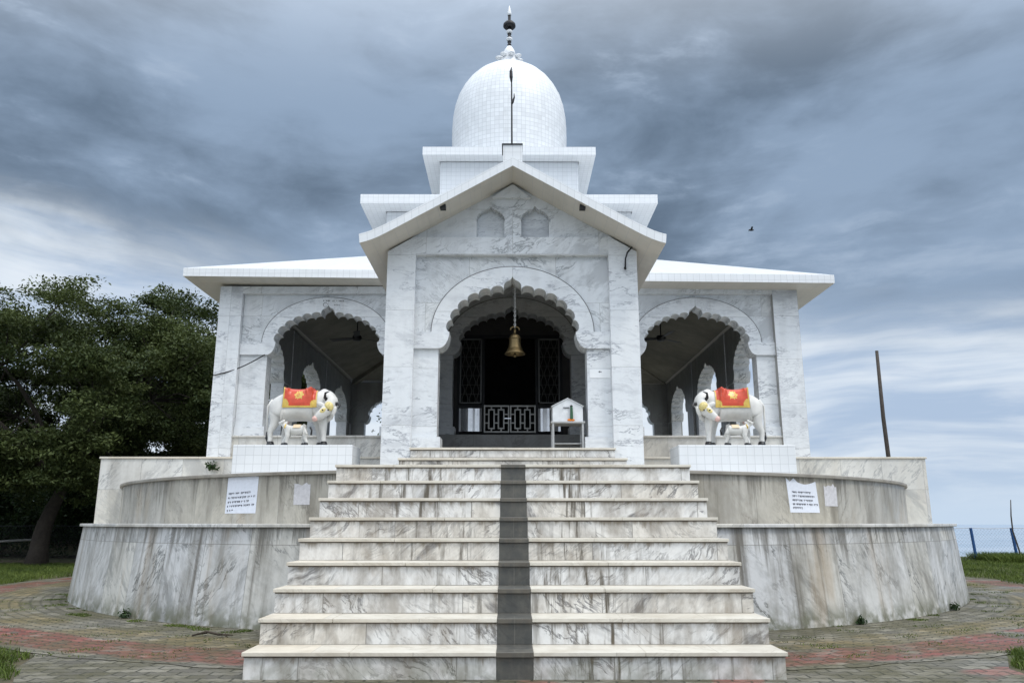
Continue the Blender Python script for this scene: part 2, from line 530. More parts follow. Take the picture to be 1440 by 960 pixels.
def ground_mat():
    m, g, b = mat('hill_soil')
    P = g.n('NewGeometry').outputs['Position']
    n1, n2 = g.noise(P, .5, 5), g.noise(P, 6.0, 6, .65)
    c = g.mix(g.ss(n1, .4, .62), (.060, .072, .024), (.085, .065, .040))
    c = g.mix(g.ss(n2, .45, .7), c, (.035, .042, .016))
    m.node_tree.links.new(c, b.inputs['Base Color'])
    b.inputs['Roughness'].default_value = .95
    m.node_tree.links.new(g.n('Bump', None, Height=n2, Strength=.7, Distance=.04).outputs[0], b.inputs['Normal'])
    return m


def paver_mat(ring):
    """interlocking pavers; on the ring the UV is (arc length, radius) so the courses follow the terrace"""
    m, g, b = mat('ring_pavers' if ring else 'path_pavers')
    L = m.node_tree.links
    uv = g.n('UVMap').outputs[0]
    s = g.n('SeparateXYZ', None, Vector=uv)
    u, v = s.outputs[0], s.outputs[1]
    zig = g.m('MULTIPLY', g.m('PINGPONG', g.m('MULTIPLY', u, 1.0), .055), .55)
    uvz = g.n('CombineXYZ', None, X=u, Y=g.m('ADD', v, zig), Z=0.0).outputs[0]
    br = g.n('TexBrick', {'offset': .5}, Vector=uvz, Color1=(0, 0, 0), Color2=(1, 1, 1), Mortar=(.5, .5, .5), Scale=1.0,
             Mortar_Size=.010, Mortar_Smooth=.6, Brick_Width=.22, Row_Height=.115)
    rnd = g.n('SeparateColor', None, Color=br.outputs['Color']).outputs[0]
    P = g.n('NewGeometry').outputs['Position']
    n1, n2, n3 = g.noise(P, .9, 5, .6), g.noise(P, 4.5, 6, .65), g.noise(P, 28, 5, .65)
    grey = g.mix(rnd, (.085, .078, .060), (.21, .195, .155))
    c = grey
    if ring:
        wob = g.m('MULTIPLY', g.m('SUBTRACT', g.noise(P, 1.6, 4), .5), .35)
        vv = g.m('ADD', v, wob)
        pq = g.n('SeparateXYZ', None, Vector=P)
        patch = g.ss(g.noise(g.map(P, (1.0, 1.0, 1), loc=(3.7, 1.4, 0)), .75, 4), .41, .50)
        yel = g.m('MULTIPLY', g.m('MULTIPLY', g.ss(vv, 7.35, 7.5), g.ss(vv, 7.86, 7.98, 1, 0)), g.ss(n1, .38, .6))
        c = g.mix(g.m('MULTIPLY', yel, .55), c, (.26, .18, .05))
        red = g.m('MULTIPLY', g.m('MULTIPLY', g.ss(vv, 7.88, 7.98), g.ss(vv, 8.48, 8.60, 1, 0)), patch)
        c = g.mix(g.m('MULTIPLY', g.m('MULTIPLY', red, .92), g.ss(n2, .33, .49)), c, g.mix(rnd, (.175, .036, .028), (.25, .06, .047)))
    else:
        redp = g.ss(g.noise(g.map(P, (1, 1, 1), loc=(.4, 5.4, 0)), 1.3, 2), .60, .66)
        c = g.mix(g.m('MULTIPLY', redp, .6), c, (.27, .075, .06))
    c = g.mix(g.m('MULTIPLY', g.ss(g.m('ADD', g.m('MULTIPLY', n1, .5), g.m('MULTIPLY', n2, .5)), .43, .58), .78), c, (.072, .066, .028))
    c = g.mix(g.m('MULTIPLY', g.ss(n2, .56, .7), .7), c, (.055, .048, .030))
    c = g.mix(g.m('MULTIPLY', g.ss(g.m('ADD', g.m('MULTIPLY', n3, .5), g.m('MULTIPLY', n2, .5)), .56, .68), .45), c, (.34, .32, .25))
    c = g.mix(g.m('MULTIPLY', br.outputs['Fac'], .85), c, (.030, .032, .016))
    L.new(c, b.inputs['Base Color'])
    L.new(g.n('MapRange', None, Value=n1, From_Min=.35, From_Max=.65, To_Min=.45, To_Max=.85).outputs[0], b.inputs['Roughness'])
    hb = g.m('ADD', g.m('MULTIPLY', br.outputs['Fac'], -1.0), g.m('MULTIPLY', n3, .5))
    L.new(g.n('Bump', None, Height=hb, Strength=.8, Distance=.012).outputs[0], b.inputs['Normal'])
    return m


# ------------------------------------------------------------------ setting
CX, CY = 0.11, 14.4                    # centre of the round terrace


def ground_height(x, y):
    r = math.hypot(x, y - CY)
    lim = 17.0 if x > 0 else 30.0
    e = max(0.0, r - lim)
    k = min(1.0, max(0.0, (r - 18.6) / 5.0))
    bank = (1.1 * k * k * (3 - 2 * k) if x < -4 and y > 16 else 0.0) * min(1.0, max(0.0, (-4 - x) / 2.5))
    return -(.012 * e * e) / (1 + .012 * e) * 1.0 - .35 * max(0, e - 4) + bank


def build_ground():
    mb = MB()
    radii = [0, 4, 7, 9, 11, 13, 15, 16, 17, 18, 19, 20, 22, 24, 27, 30, 33, 36, 42, 50, 65, 90, 130, 200]
    seg = 96
    v, f = [], []
    for r in radii:
        for k in range(seg):
            a = 2 * pi * k / seg
            x, y = CX + r * math.cos(a), CY + r * math.sin(a)
            v.append((x, y, ground_height(x, y)))
    for i in range(len(radii) - 1):
        for k in range(seg):
            k2 = (k + 1) % seg
            f.append((i * seg + k, (i + 1) * seg + k, (i + 1) * seg + k2, i * seg + k2))
    mb.add(v, f)
    struct(obj('ground', mb, ground_mat(), smooth=True))
    # far sheet below the hill; pale blue haze is put into its colour
    m, g, b = mat('valley_haze_sheet')
    P = g.n('NewGeometry').outputs['Position']
    c = g.mix(g.ss(g.noise(P, .002, 4), .4, .65), (.27, .335, .415), (.315, .375, .45))
    m.node_tree.links.new(c, b.inputs['Base Color'])
    b.inputs['Roughness'].default_value = 1
    b.inputs['Specular IOR Level'].default_value = 0
    mb = MB()
    v, f = [], []
    rad = [60, 300, 900, 2500, 7000, 20000, 45000]
    for r in rad:
        for k in range(48):
            a = 2 * pi * k / 48
            v.append((r * math.cos(a), CY + r * math.sin(a), -72))
    for i in range(len(rad) - 1):
        for k in range(48):
            k2 = (k + 1) % 48
            f.append((i * 48 + k, (i + 1) * 48 + k, (i + 1) * 48 + k2, i * 48 + k2))
    mb.add(v, f)
    struct(obj('valley_haze_sheet', mb, m))
    # paved ring
    mb = MB()
    v, f, uv = [], [], []
    seg, rr = 180, [6.6, 7.2, 7.8, 8.3, 8.68]
    for k in range(seg + 1):
        a = 2 * pi * k / seg
        for r in rr:
            rj = r + (.03 * math.sin(a * 37) + .02 * math.sin(a * 91) if r == rr[-1] else 0)
            v.append((CX + rj * math.cos(a), CY + rj * math.sin(a), .008))
            uv.append((a * 8.0, rj))
    n = len(rr)
    for k in range(seg):
        for i in range(n - 1):
            f.append((k * n + i, k * n + i + 1, (k + 1) * n + i + 1, (k + 1) * n + i))
    mb.add(v, f, 0, uv)
    struct(obj('paved_ring', mb, paver_mat(True)))
    mb = MB()
    ys = np.linspace(-6, 9.0, 31)
    v, f = [], []
    for i, y in enumerate(ys):
        wob = .05 * math.sin(y * 5) + .03 * math.sin(y * 13)
        v += [(-3.32 + wob - max(0, y - 5.6) * .5, y, .004), (3.40 + wob + max(0, y - 5.6) * .42, y, .004)]
    for i in range(30):
        f.append((2 * i, 2 * i + 1, 2 * i + 3, 2 * i + 2))
    mb.add(v, f)
    struct(obj('path', mb, paver_mat(False)))


build_ground()


# ------------------------------------------------------------------ round terrace
UX = .03                              # centre of the upper wall


def cyl_y(x, r):
    return CY - math.sqrt(r * r - (x - UX) ** 2)


def arc_wall(mb, r0, r1, z0, z1, a0, a1, cx, cy, foot=0.0, seg=48):
    """ring segment between radii r0<r1, angles measured at the centre"""
    v, uv, f = [], [], []
    for k in range(seg + 1):
        a = a0 + (a1 - a0) * k / seg
        for r, z in ((r0, z0), (r1 + foot, z0), (r1, z1), (r0, z1)):
            v.append((cx + r * math.cos(a), cy + r * math.sin(a), z))
            uv.append((a * r1, z if r >= r1 else z + (r1 - r)))
    for k in range(seg):
        for i in range(4):
            j = (i + 1) % 4
            f.append((k * 4 + i, (k + 1) * 4 + i, (k + 1) * 4 + j, k * 4 + j)[::-1])
    f += [(0, 1, 2, 3)[::-1], tuple(seg * 4 + i for i in range(4))]
    mb.add(v, f, 0, uv)


T = thing('round_terrace', 'two-step round marble terrace with streaked walls curving out on both sides of the stairs', 'terrace', (0, CY, 0))
XS = 1.79


for r, z0, z1, nm, cop, th, mk, cx, cy, foot in ((6.89, 0.0, .968, 'lower_wall', .045, .036, 'lower', .095, 14.55, .09),
                                                 (6.32, .95, 1.512, 'upper_wall', .04, .036, 'upper', UX, CY, 0.0)):
    hl, hr = math.asin((XS + cx) / r), math.asin((XS - cx) / r)
    for a0, a1 in ((-pi / 2 + hr, .75), (-pi - .75, -pi / 2 - hl)):
        mb = MB()
        arc_wall(mb, r - .25, r, z0, z1, a0, a1, cx, cy, foot)
        obj(nm, mb, M[mk], T)
        mb = MB()
        arc_wall(mb, r - .66 if nm == 'lower_wall' else r - .3, r + cop, z1, z1 + th, a0, a1, cx, cy)
        obj(nm.replace('wall', 'coping'), mb, M['coping'] if nm == 'upper_wall' else M['plinth'], T, bevel=.006)
mb = MB()
fan = [(6.1 * math.cos(a), CY + 6.1 * math.sin(a)) for a in np.linspace(-pi - .4, .4, 60)]
mb.add([(x, y, 1.530) for x, y in fan], [tuple(range(60))])
obj('terrace_floor', mb, M['plinth'], T)

# ------------------------------------------------------------------ staircase
SD, SH, SY, SW = .318, .1768, 5.5554, 1.80
S = thing('staircase', 'broad flight of veined white marble steps with a black stripe up the middle', 'stairs', (0, SY, 0))


def step(x0, x1, y, ztop, zbot, back, strip, rmat='stair', jit=0.0):
    mb = MB()
    e = .022
    st = .1245
    if strip:
        mb.box(x0, -st, y + e, back, zbot, ztop - .034)
        mb.box(st, x1, y + e, back, zbot, ztop - .034)
    else:
        mb.box(x0, x1, y + e, back, zbot, ztop - .034)
    s_ = obj('step', mb, M[rmat], S)
    mb = MB()
    if strip:
        xs = [(x0 - .012, -st), (st, x1 + .012)]
    else:
        xs = [(x0 - .012, x1 + .012)]
    for a, b in xs:
        cuts = [a] + sorted(a + (b - a) * (.5 + random.uniform(-.22, .22)) for _ in range(1)) + [b]
        for ca, cb in zip(cuts, cuts[1:]):
            jy, jz = random.uniform(-.004, .004), random.uniform(-.0012, .0008)
            mb.box(ca + (.001 if ca > a else 0), cb - (.001 if cb < b else 0), y + jy, back, ztop - .026 + jz, ztop + jz)
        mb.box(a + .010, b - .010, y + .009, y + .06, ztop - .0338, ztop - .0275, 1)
    obj('tread', mb, [M['tread'], M['underlay']], s_, bevel=.006)
    if strip:
        mb = MB()
        mb.box(-st + .0005, st - .0005, y - .002, back, ztop - .034, ztop + .0015)
        mb.box(-st + .0005, st - .0005, y + e - .002, back, zbot, ztop - .0345)
        obj('black_stripe', mb, M['black'], s_, bevel=.004)


for k in range(1, 10):
    y = SY + SD * (k - 1)
    step(-SW, SW, y, SH * k, SH * (k - 1) - (.05 if k == 1 else 0), y + SD + .03 if k < 9 else 9.5, True)
step(-1.30, 1.30, 9.05, 1.735, 1.59, 9.8, False)
step(-1.215, 1.215, 9.40, 1.884, 1.7352, 12.3, False)

# ------------------------------------------------------------------ temple
BX, BY = -.05, 17.26                  # hall centre
HW = 4.76                             # hall half width
FZ = 2.366                            # hall floor
TP = thing('temple', 'white marble temple with gabled porch, stepped hip roofs and a tall white tiled dome', 'temple', (BX, BY, 0))

mb = MB()
mb.box(-6.2, 6.25, 12.0, 22.6, 0, 1.955)
obj('plinth', mb, M['plinth'], TP)
mb = MB()
mb.box(-6.22, 6.27, 11.98, 22.62, 1.955, 1.985)
obj('plinth_coping', mb, M['tread'], TP, bevel=.006)
mb = MB()
mb.box(BX - HW + .06, BX + HW - .06, 12.56, BY + HW - .06, 1.985, FZ - .03)
obj('hall_base', mb, M['plinth'], TP)
mb = MB()
mb.box(BX - HW + .03, BX + HW - .03, 12.53, BY + HW - .03, FZ - .03, FZ)
obj('hall_floor', mb, M['plinth'], TP, bevel=.006)


def arch_outline(a, z0, rise, n=6, ext=.0):
    """multifoil outline from (a,z0) over the top to (-a,z0): curl, scallops, pointed middle lobe"""
    hb = .21
    ai = a - .135
    curl = []
    for t in np.linspace(0, 1, 7):
        curl.append((a - .135 * math.sin(t * pi / 2), z0 + hb * (1 - math.cos(t * pi / 2)) * 1.0))
    # base curve of cusps
    zt = z0 + rise - .165
    base = []
    for t in np.linspace(0, pi / 2, 60):
        base.append((ai * math.cos(t) ** .92, z0 + hb + (zt - z0 - hb) * math.sin(t) ** 1.0))
    L = [0]
    for p, q in zip(base, base[1:]):
        L.append(L[-1] + math.dist(p, q))
    tot = L[-1]
    half = .115                       # half of the middle lobe

    def at(s):
        i = max(1, min(len(L) - 1, int(np.searchsorted(L, s))))
        k = (s - L[i - 1]) / (L[i] - L[i - 1])
        return (base[i - 1][0] + (base[i][0] - base[i - 1][0]) * k, base[i - 1][1] + (base[i][1] - base[i - 1][1]) * k)
    cus = [at((tot - half) * i / n) for i in range(n + 1)]
    right = curl[:]
    for p, q in zip(cus, cus[1:]):
        mx, mz = (p[0] + q[0]) / 2, (p[1] + q[1]) / 2
        dx, dz = q[0] - p[0], q[1] - p[1]
        ln = math.hypot(dx, dz)
        nx, nz = dz / ln, -dx / ln    # outward
        for q_ in np.linspace(0, 1, 11)[1:]:
            t = .5 - .5 * math.cos(pi * q_)
            h = math.sin(pi * q_) * ln * .35
            right.append((p[0] + dx * t + nx * h, p[1] + dz * t + nz * h))
    cx, cz = cus[-1]
    hc = z0 + rise - cz
    for th, hh in ((.02, .12), (.03, .26), (.10, .42), (.25, .54), (.42, .62), (.60, .68), (.76, .74), (.88, .83), (.95, .92), (1.0, 1.0)):
        right.append((cx * (1 - th), cz + hc * hh))
    left = [(-x, z) for x, z in right[::-1]][1:]
    return right + left


def make_bay(a, w, z0, rise, ztop, zf, th=.28):
    """meshes of one arched bay, front face at y=0 of its pillars, looking to -Y"""
    ol = arch_outline(a, z0, rise)
    wall = MB()
    wall.prism([(w, z0), (w, ztop), (-w, ztop), (-w, z0)] + ol[::-1], .10, .10 + th)
    band = MB()
    n = 40
    hb = .21
    R0 = a + .095
    ext = [(R0 * math.cos(t), z0 + hb + (rise - hb + .13) * math.sin(t)) for t in np.linspace(0, pi, n + 1)]
    inner = [p for p in ol if p[1] >= z0 + hb - 1e-6]
    band.prism(ext + inner[::-1], .072, .1005)
    band.tube([(x, .0735, z) for x, z in ext], .0055, 5, 1)
    for sgn in (1, -1):
        blk = [(sgn * x, z) for x, z in ol[:7]]
        poly = [(sgn * w, z0), (sgn * w, z0 + hb)] + blk[::-1]
        band.prism(poly, .060, .1008)
    pil = MB()
    pil.box(a, w, .11, .10 + th - .02, zf, z0)
    base = MB()
    base.box(a - .045, w, .07, .10 + th + .03, zf, zf + .145)
    return wall, band, pil, base


NA, NW = .965, 1.40
wall, band, pil, base = make_bay(NA, NW, 3.68, .845, 4.82, FZ)
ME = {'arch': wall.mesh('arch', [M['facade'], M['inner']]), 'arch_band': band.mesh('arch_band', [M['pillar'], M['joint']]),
      'pilaster': pil.mesh('pilaster', M['pillar']), 'pilaster_base': base.mesh('pilaster_base', M['pillar'])}
mb = MB()
mb.box(-.18, .18, 0, .40, 1.985, 4.82)
ME['pillar'] = mb.mesh('pillar', M['pillar'])
mb = MB()
mb.box(-.186, .186, 0, .41, 1.985, 4.82)
ME['corner_pillar'] = mb.mesh('pillar', M['pillar'])
mb = MB()
mb.box(-NW - .01, NW + .01, .004, .36, 4.70, 4.82)
ME['lintel'] = mb.mesh('lintel', M['facade'])


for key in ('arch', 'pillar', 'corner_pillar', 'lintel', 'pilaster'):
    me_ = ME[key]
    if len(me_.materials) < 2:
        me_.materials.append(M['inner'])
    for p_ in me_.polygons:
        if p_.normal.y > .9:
            p_.material_index = 1  # faces turned to the interior take the shade-darkened copy


def place(key, name, p, rotz):
    o = link(name, ME[key], TP, p, rotz)
    return o


wing_arches = []
for side in range(4):
    rz = side * pi / 2                # 0 front, 1 right, 2 back, 3 left
    rot = Matrix.Rotation(rz, 3, 'Z')
    for bxo in ((-2.985, .05, 3.085) if side == 0 else (-3.025, 0, 3.025)):
        p = rot @ Vector((bxo, -HW, 0))
        ar = place('arch', 'arch', p, rz)
        bd = link('arch_band', ME['arch_band'], ar)
        wing_arches.append((side, bxo, ar))
        place('lintel', 'lintel', p, rz)
        for sx in (1, -1):
            if sx == 1:
                pl = place('pilaster', 'pilaster', p, rz)
                link('pilaster_base', ME['pilaster_base'], pl)
            else:
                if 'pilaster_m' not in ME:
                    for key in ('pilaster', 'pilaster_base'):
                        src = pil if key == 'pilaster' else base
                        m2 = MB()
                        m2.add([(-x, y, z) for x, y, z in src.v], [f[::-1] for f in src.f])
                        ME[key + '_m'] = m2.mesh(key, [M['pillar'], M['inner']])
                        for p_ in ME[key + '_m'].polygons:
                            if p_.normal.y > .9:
                                p_.material_index = 1  # same shade-darkened copy on the mirrored backs
                pl = place('pilaster_m', 'pilaster', p, rz)
                link('pilaster_base', ME['pilaster_base_m'], pl)
    for pxo in (-1.48, 1.48):
        place('pillar', 'pillar', rot @ Vector((pxo, -HW, 0)), rz)
    place('corner_pillar', 'pillar', rot @ Vector((-4.575, -HW, 0)), rz)

# main hip roof with tiled fascia, flat soffit and sloped ceiling inside
EW = 5.21
ez0, ez1 = 4.80, 4.935
tilt = -.0105
tw2, tz2 = 2.45, 6.15                 # second tier's wall


def sq(h, z):
    return [(BX + sx * h, BY + sy * h, z + tilt * sx * h) for sx, sy in ((-1, -1), (1, -1), (1, 1), (-1, 1))]


mb = MB()
sl_ = (tz2 - ez1) / (EW - tw2)
mb.add(sq(EW, ez1) + sq(tw2 - .05, tz2 + .02), [(0, 1, 5, 4), (1, 2, 6, 5), (2, 3, 7, 6), (3, 0, 4, 7)])
rf = obj('hip_roof', mb, M['roof'], TP)
mb = MB()
mb.add(sq(EW, ez0) + sq(EW, ez1), [(0, 1, 5, 4), (1, 2, 6, 5), (2, 3, 7, 6), (3, 0, 4, 7)])
obj('fascia', mb, M['tile'], rf)
mb = MB()
mb.add(sq(EW, ez0 + .0) + sq(4.3, 4.825), [(0, 4, 5, 1), (1, 5, 6, 2), (2, 6, 7, 3), (3, 7, 4, 0)])
obj('soffit', mb, M['soffit'], rf)
mb = MB()
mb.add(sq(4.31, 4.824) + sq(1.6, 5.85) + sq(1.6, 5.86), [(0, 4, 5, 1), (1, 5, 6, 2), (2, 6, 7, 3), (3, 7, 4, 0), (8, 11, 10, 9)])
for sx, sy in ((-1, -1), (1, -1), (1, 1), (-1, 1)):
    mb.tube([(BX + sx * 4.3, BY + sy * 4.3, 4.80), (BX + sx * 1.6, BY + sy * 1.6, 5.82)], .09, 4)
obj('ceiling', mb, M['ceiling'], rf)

# second and third tier
for wl, sh, zb, s0, s1 in ((2.45, 2.90, 5.9, 7.078, 7.262), (1.49, 1.84, 7.262, 8.627, 8.808)):
    mb = MB()
    mb.box(BX - wl, BX + wl, BY - wl, BY + wl, zb, s0)
    tw_ = obj('roof_tier', mb, M['tile'], TP)
    mb = MB()
    lo = wl + .02
    v = [(BX + sx * h, BY + sy * h, z) for h, z in ((lo, s0 - .0), (sh, s0), (sh, s1), (0.5, s1 + .02)) for sx, sy in ((-1, -1), (1, -1), (1, 1), (-1, 1))]
    f = []
    for L_ in range(3):
        for i in range(4):
            j = (i + 1) % 4
            f.append((L_ * 4 + i, L_ * 4 + j, (L_ + 1) * 4 + j, (L_ + 1) * 4 + i))
    f.append((12, 13, 14, 15))
    mb.add(v, f)
    obj('tier_slab', mb, M['tile'], tw_)

# dome and finial
prof = [(1.335, 8.81), (1.35, 9.4), (1.364, 9.9), (1.362, 10.15), (1.345, 10.43), (1.305, 10.68), (1.235, 10.92), (1.13, 11.14), (1.0, 11.335),
        (.84, 11.505), (.66, 11.64), (.46, 11.745), (.24, 11.805), (0, 11.825)]
mb = MB()
mb.lathe(prof, BX, BY, 96, uvr=1.364)
obj('dome', mb, M['dome'], TP, smooth=True)
fm = plain('finial_white', (.74, .75, .76), .3)
mb = MB()
mb.lathe([(0, 11.75), (.27, 11.76), (.25, 11.90), (.22, 12.04), (.12, 12.09)], BX, BY, 24)
for k in range(8):
    a = k * pi / 4 + .2
    mb.ell((BX + .25 * math.cos(a), BY + .25 * math.sin(a), 12.07), (.10, .08, .04), 10, 6, Matrix.Rotation(a, 3, 'Z'))
fin = obj('finial', mb, fm, TP, smooth=True)
mb = MB()
mb.lathe([(0, 12.05), (.12, 12.07), (.155, 12.16), (.14, 12.27), (.09, 12.36), (.05, 12.42), (0, 12.43)], BX, BY, 24)
obj('lotus_bud', mb, fm, fin, smooth=True)
mb = MB()
mb.lathe([(.036, 12.40), (.036, 13.30), (0, 13.30)], BX, BY, 14)
for z in (12.46, 12.54, 12.68, 12.76):
    mb.lathe([(.036, z - .03), (.052, z), (.036, z + .03)], BX, BY, 16)
obj('spindle', mb, M['iron'], fin, smooth=True)
for z in (12.615, 12.825):
    mb = MB()
    mb.ell((BX, BY, z), (.078, .078, .055), 18, 10)
    obj('bead', mb, fm, fin, smooth=True)
mb = MB()
mb.lathe([(.04, 12.94), (.12, 12.93), (.155, 12.97), (.15, 13.03), (.10, 13.09), (.04, 13.11)], BX, BY, 22)
obj('pot', mb, M['iron'], fin, smooth=True)
mb = MB()
mb.lathe([(0, 13.27), (.048, 13.28), (.055, 13.33), (.035, 13.42), (.012, 13.54), (0, 13.58)], BX, BY, 16)
obj('spike', mb, fm, fin, smooth=True)

# ---- porch
PY = 9.5
for sx in (1, -1):
    mb = MB()
    x0, x1 = sorted((sx * 1.58 - .005, sx * 1.222 - .005))
    zi, zo = 4.585, 4.375
    tops = [(x1, zo if sx > 0 else zi), (x0, zi if sx > 0 else zo)]
    mb.prism([(x0, 1.592), (x1, 1.592)] + tops, PY, PY + .50)
    obj('porch_pillar', mb, M['pillar'], TP, bevel=.008)
    mb = MB()
    x0, x1 = sorted((sx * 1.555 - .005, sx * 1.25 - .005))
    mb.prism([(x0, 1.54), (x1, 1.54), (x1, 4.40 if sx > 0 else 4.56), (x0, 4.56 if sx > 0 else 4.40)], PY + .50, 12.6)
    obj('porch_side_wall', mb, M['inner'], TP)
wall, band, pil, base = make_bay(.925, 1.235, 3.126, .938, 4.36, 1.884)
pa = link('porch_arch', wall.mesh('porch_arch', M['facade']), TP, Vector((0, PY, 0)) - OFF[TP])
link('arch_band', band.mesh('arch_band', [M['pillar'], M['joint']]), pa)
for sx in (1, -1):
    m1, m2 = MB(), MB()
    for src, dst in ((pil, m1), (base, m2)):
        dst.add([(sx * x, y, z) for x, y, z in src.v], [f if sx == 1 else f[::-1] for f in src.f])
    pp = link('pilaster', m1.mesh('pilaster', M['pillar']), TP, Vector((0, PY, 0)) - OFF[TP])
    link('pilaster_base', m2.mesh('pilaster_base', M['pillar']), pp)
mb = MB()
mb.box(-1.235, 1.225, PY + .006, PY + .42, 4.328, 4.567)
obj('porch_lintel', mb, M['facade'], TP, bevel=.004)

# gable wall with two blind niches
GT = [(0, 5.30), (.57, 4.94), (.98, 4.76), (1.37, 4.51), (1.56, 4.42)]
gpoly = [(-x, z - .01) for x, z in GT[::-1]] + [(x, z - .01) for x, z in GT[1:]]


def niche_outline(cx, hw, z0, zt):
    o = []
    n = 5
    zs = z0 + (zt - z0) * .52
    cus = [(hw * math.cos(t), zs + (zt - .05 - zs) * math.sin(t)) for t in np.linspace(0, pi / 2 - .28, n + 1)]
    rgt = [(hw, z0), (hw, zs)]
    for p, q in zip(cus, cus[1:]):
        dx, dz = q[0] - p[0], q[1] - p[1]
        for t in (.2, .4, .6, .8, 1):
            h = math.sin(pi * t) * .35
            rgt.append((p[0] + dx * t + dz * h, p[1] + dz * t - dx * h))
    rgt.append((.012, zt - .012))
    rgt.append((0, zt))
    return [(cx + x, z) for x, z in rgt] + [(cx - x, z) for x, z in rgt[::-1][1:]]


n1, n2 = niche_outline(-.284, .178, 4.575, 5.005), niche_outline(.29, .178, 4.575, 5.005)
mb = MB()
zb = 4.567
bot = [(-1.40, zb)] + n1[::-1] + n2[::-1] + [(1.40, zb)]
top = [(1.40, 4.57), (1.0, 4.765), (.5, 5.05), (0, 5.34), (-.5, 5.05), (-1.0, 4.765), (-1.40, 4.57)]
mb.prism(bot + top, PY + .05, PY + .30)
gw = obj('gable_wall', mb, M['facade'], TP)
mb = MB()
mb.box(-.6, .6, PY + .17, PY + .28, 4.57, 5.02)
obj('niche', mb, M['pillar'], gw)
mb = MB()
mb.prism([(-.26, 5.095), (.23, 5.095), (.02, 5.27), (-.02, 5.27)], PY - .02, PY + .06)
obj('ridge_block', mb, M['facade'], gw)

# gable roof: shallow flare at the eaves
G0 = [(0, 5.43), (.5, 5.143), (1.0, 4.855), (1.45, 4.597), (1.64, 4.495), (1.75, 4.445), (1.862, 4.415)]
G1 = [(0, 5.31), (.5, 5.023), (1.0, 4.735), (1.45, 4.477), (1.63, 4.378), (1.74, 4.328), (1.85, 4.300)]


def smooth_prof(P):
    x = np.array([p[0] for p in P]); z = np.array([p[1] for p in P])
    xs = np.linspace(0, x[-1], 25)
    zs = np.interp(xs, x, z)
    for _ in range(1):
        zs[1:-1] = .25 * zs[:-2] + .5 * zs[1:-1] + .25 * zs[2:]
    return list(zip(xs, zs))


g0, g1 = smooth_prof(G0), smooth_prof(G1)
RY0, RY1 = 9.0, 14.6
up = [(-x, z) for x, z in g0[::-1]] + g0[1:]
dn = [(-x, z) for x, z in g1[::-1]] + g1[1:]
mbt, mbs, mbf = MB(), MB(), MB()


def along(P):
    L = [0]
    for p, q in zip(P, P[1:]):
        L.append(L[-1] + math.dist(p, q))
    return L


for mb_, P, rev in ((mbt, up, False), (mbs, dn, True)):
    L = along(P)
    n = len(P)
    v = [(x, RY0, z) for x, z in P] + [(x, RY1, z) for x, z in P]
    uv = [(l, RY0) for l in L] + [(l, RY1) for l in L]
    f = [(i, i + 1, n + i + 1, n + i) for i in range(n - 1)]
    mb_.add(v, [q[::-1] for q in f] if rev else f, 0, uv)
L = along(up)
n = len(up)
v = [(x, RY0, z) for x, z in dn] + [(x, RY0, z) for x, z in up]
uv = [(l, .0) for l in L] + [(l, .12) for l in L]
mbf.add(v, [(i, i + 1, n + i + 1, n + i) for i in range(n - 1)], 0, uv)
for i in (0, n - 1):
    mbf.add([(dn[i][0], RY0, dn[i][1]), (dn[i][0], RY1, dn[i][1]), (up[i][0], RY1, up[i][1]), (up[i][0], RY0, up[i][1])], [(0, 1, 2, 3)], 0,
            [(0, 0), (RY1 - RY0, 0), (RY1 - RY0, .12), (0, .12)])
pr = obj('porch_roof', mbt, M['roof'], TP)
obj('soffit', mbs, M['soffit'], pr)
obj('fascia', mbf, M['tile'], pr)
mb = MB()
mb.box(-.12, .12, 9.02, 9.30, 5.34, 5.60)
obj('ridge_post', mb, M['tile'], pr)
mb = MB()
mb.box(-.135, .125, 9.005, 9.315, 5.600, 5.612)
obj('cap_plate', mb, M['iron'], pr)
for x in (-.86, .86):
    mb = MB()
    z = np.interp(abs(x), [p[0] for p in g1], [p[1] for p in g1])
    mb.box(x - .035, x + .035, 9.06, 9.16, z - .035, z + .012)
    obj('soffit_lamp', mb, M['iron'], pr)

# floor risers at the back of the porch, into the hall
mb = MB()
mb.box(-1.25, 1.24, 12.05, 12.62, 1.8842, 2.10)
mb.box(-1.25, 1.24, 12.36, 12.62, 2.10, FZ - .004)
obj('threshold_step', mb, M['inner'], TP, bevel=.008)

# sanctum with its screen, doors and low gate
SYY = 13.2
mb = MB()
mb.box(-1.6, -.93, SYY, SYY + .2, FZ, 5.2)
mb.box(.86, 1.55, SYY, SYY + .2, FZ, 5.2)
mb.box(-.93, .86, SYY, SYY + .2, 4.16, 5.2)
mb.box(-1.6, -1.4, SYY + .2, 17.4, FZ, 5.2)
mb.box(1.35, 1.55, SYY + .2, 17.4, FZ, 5.2)
mb.box(-1.4, 1.35, 17.2, 17.4, FZ, 5.2)
mb.box(-1.6, 1.55, SYY, 17.4, 5.2, 5.3)
sn = obj('sanctum', mb, M['darkstone'], TP)
mb = MB()
mb.box(-.93, .86, SYY - .03, SYY + .16, FZ, FZ + .10)
mb.box(-.93, .86, SYY - .02, SYY + .02, 4.10, 4.16)
for x in (-.93, -.50, .40, .82):
    mb.box(x, x + .04, SYY - .02, SYY + .03, FZ + .10, 4.10)
mb.box(-.89, -.50, SYY - .03, SYY + .04, 2.90, 2.945)
mb.box(.44, .82, SYY - .03, SYY + .04, 2.90, 2.945)
obj('door_frame', mb, M['iron'], sn)
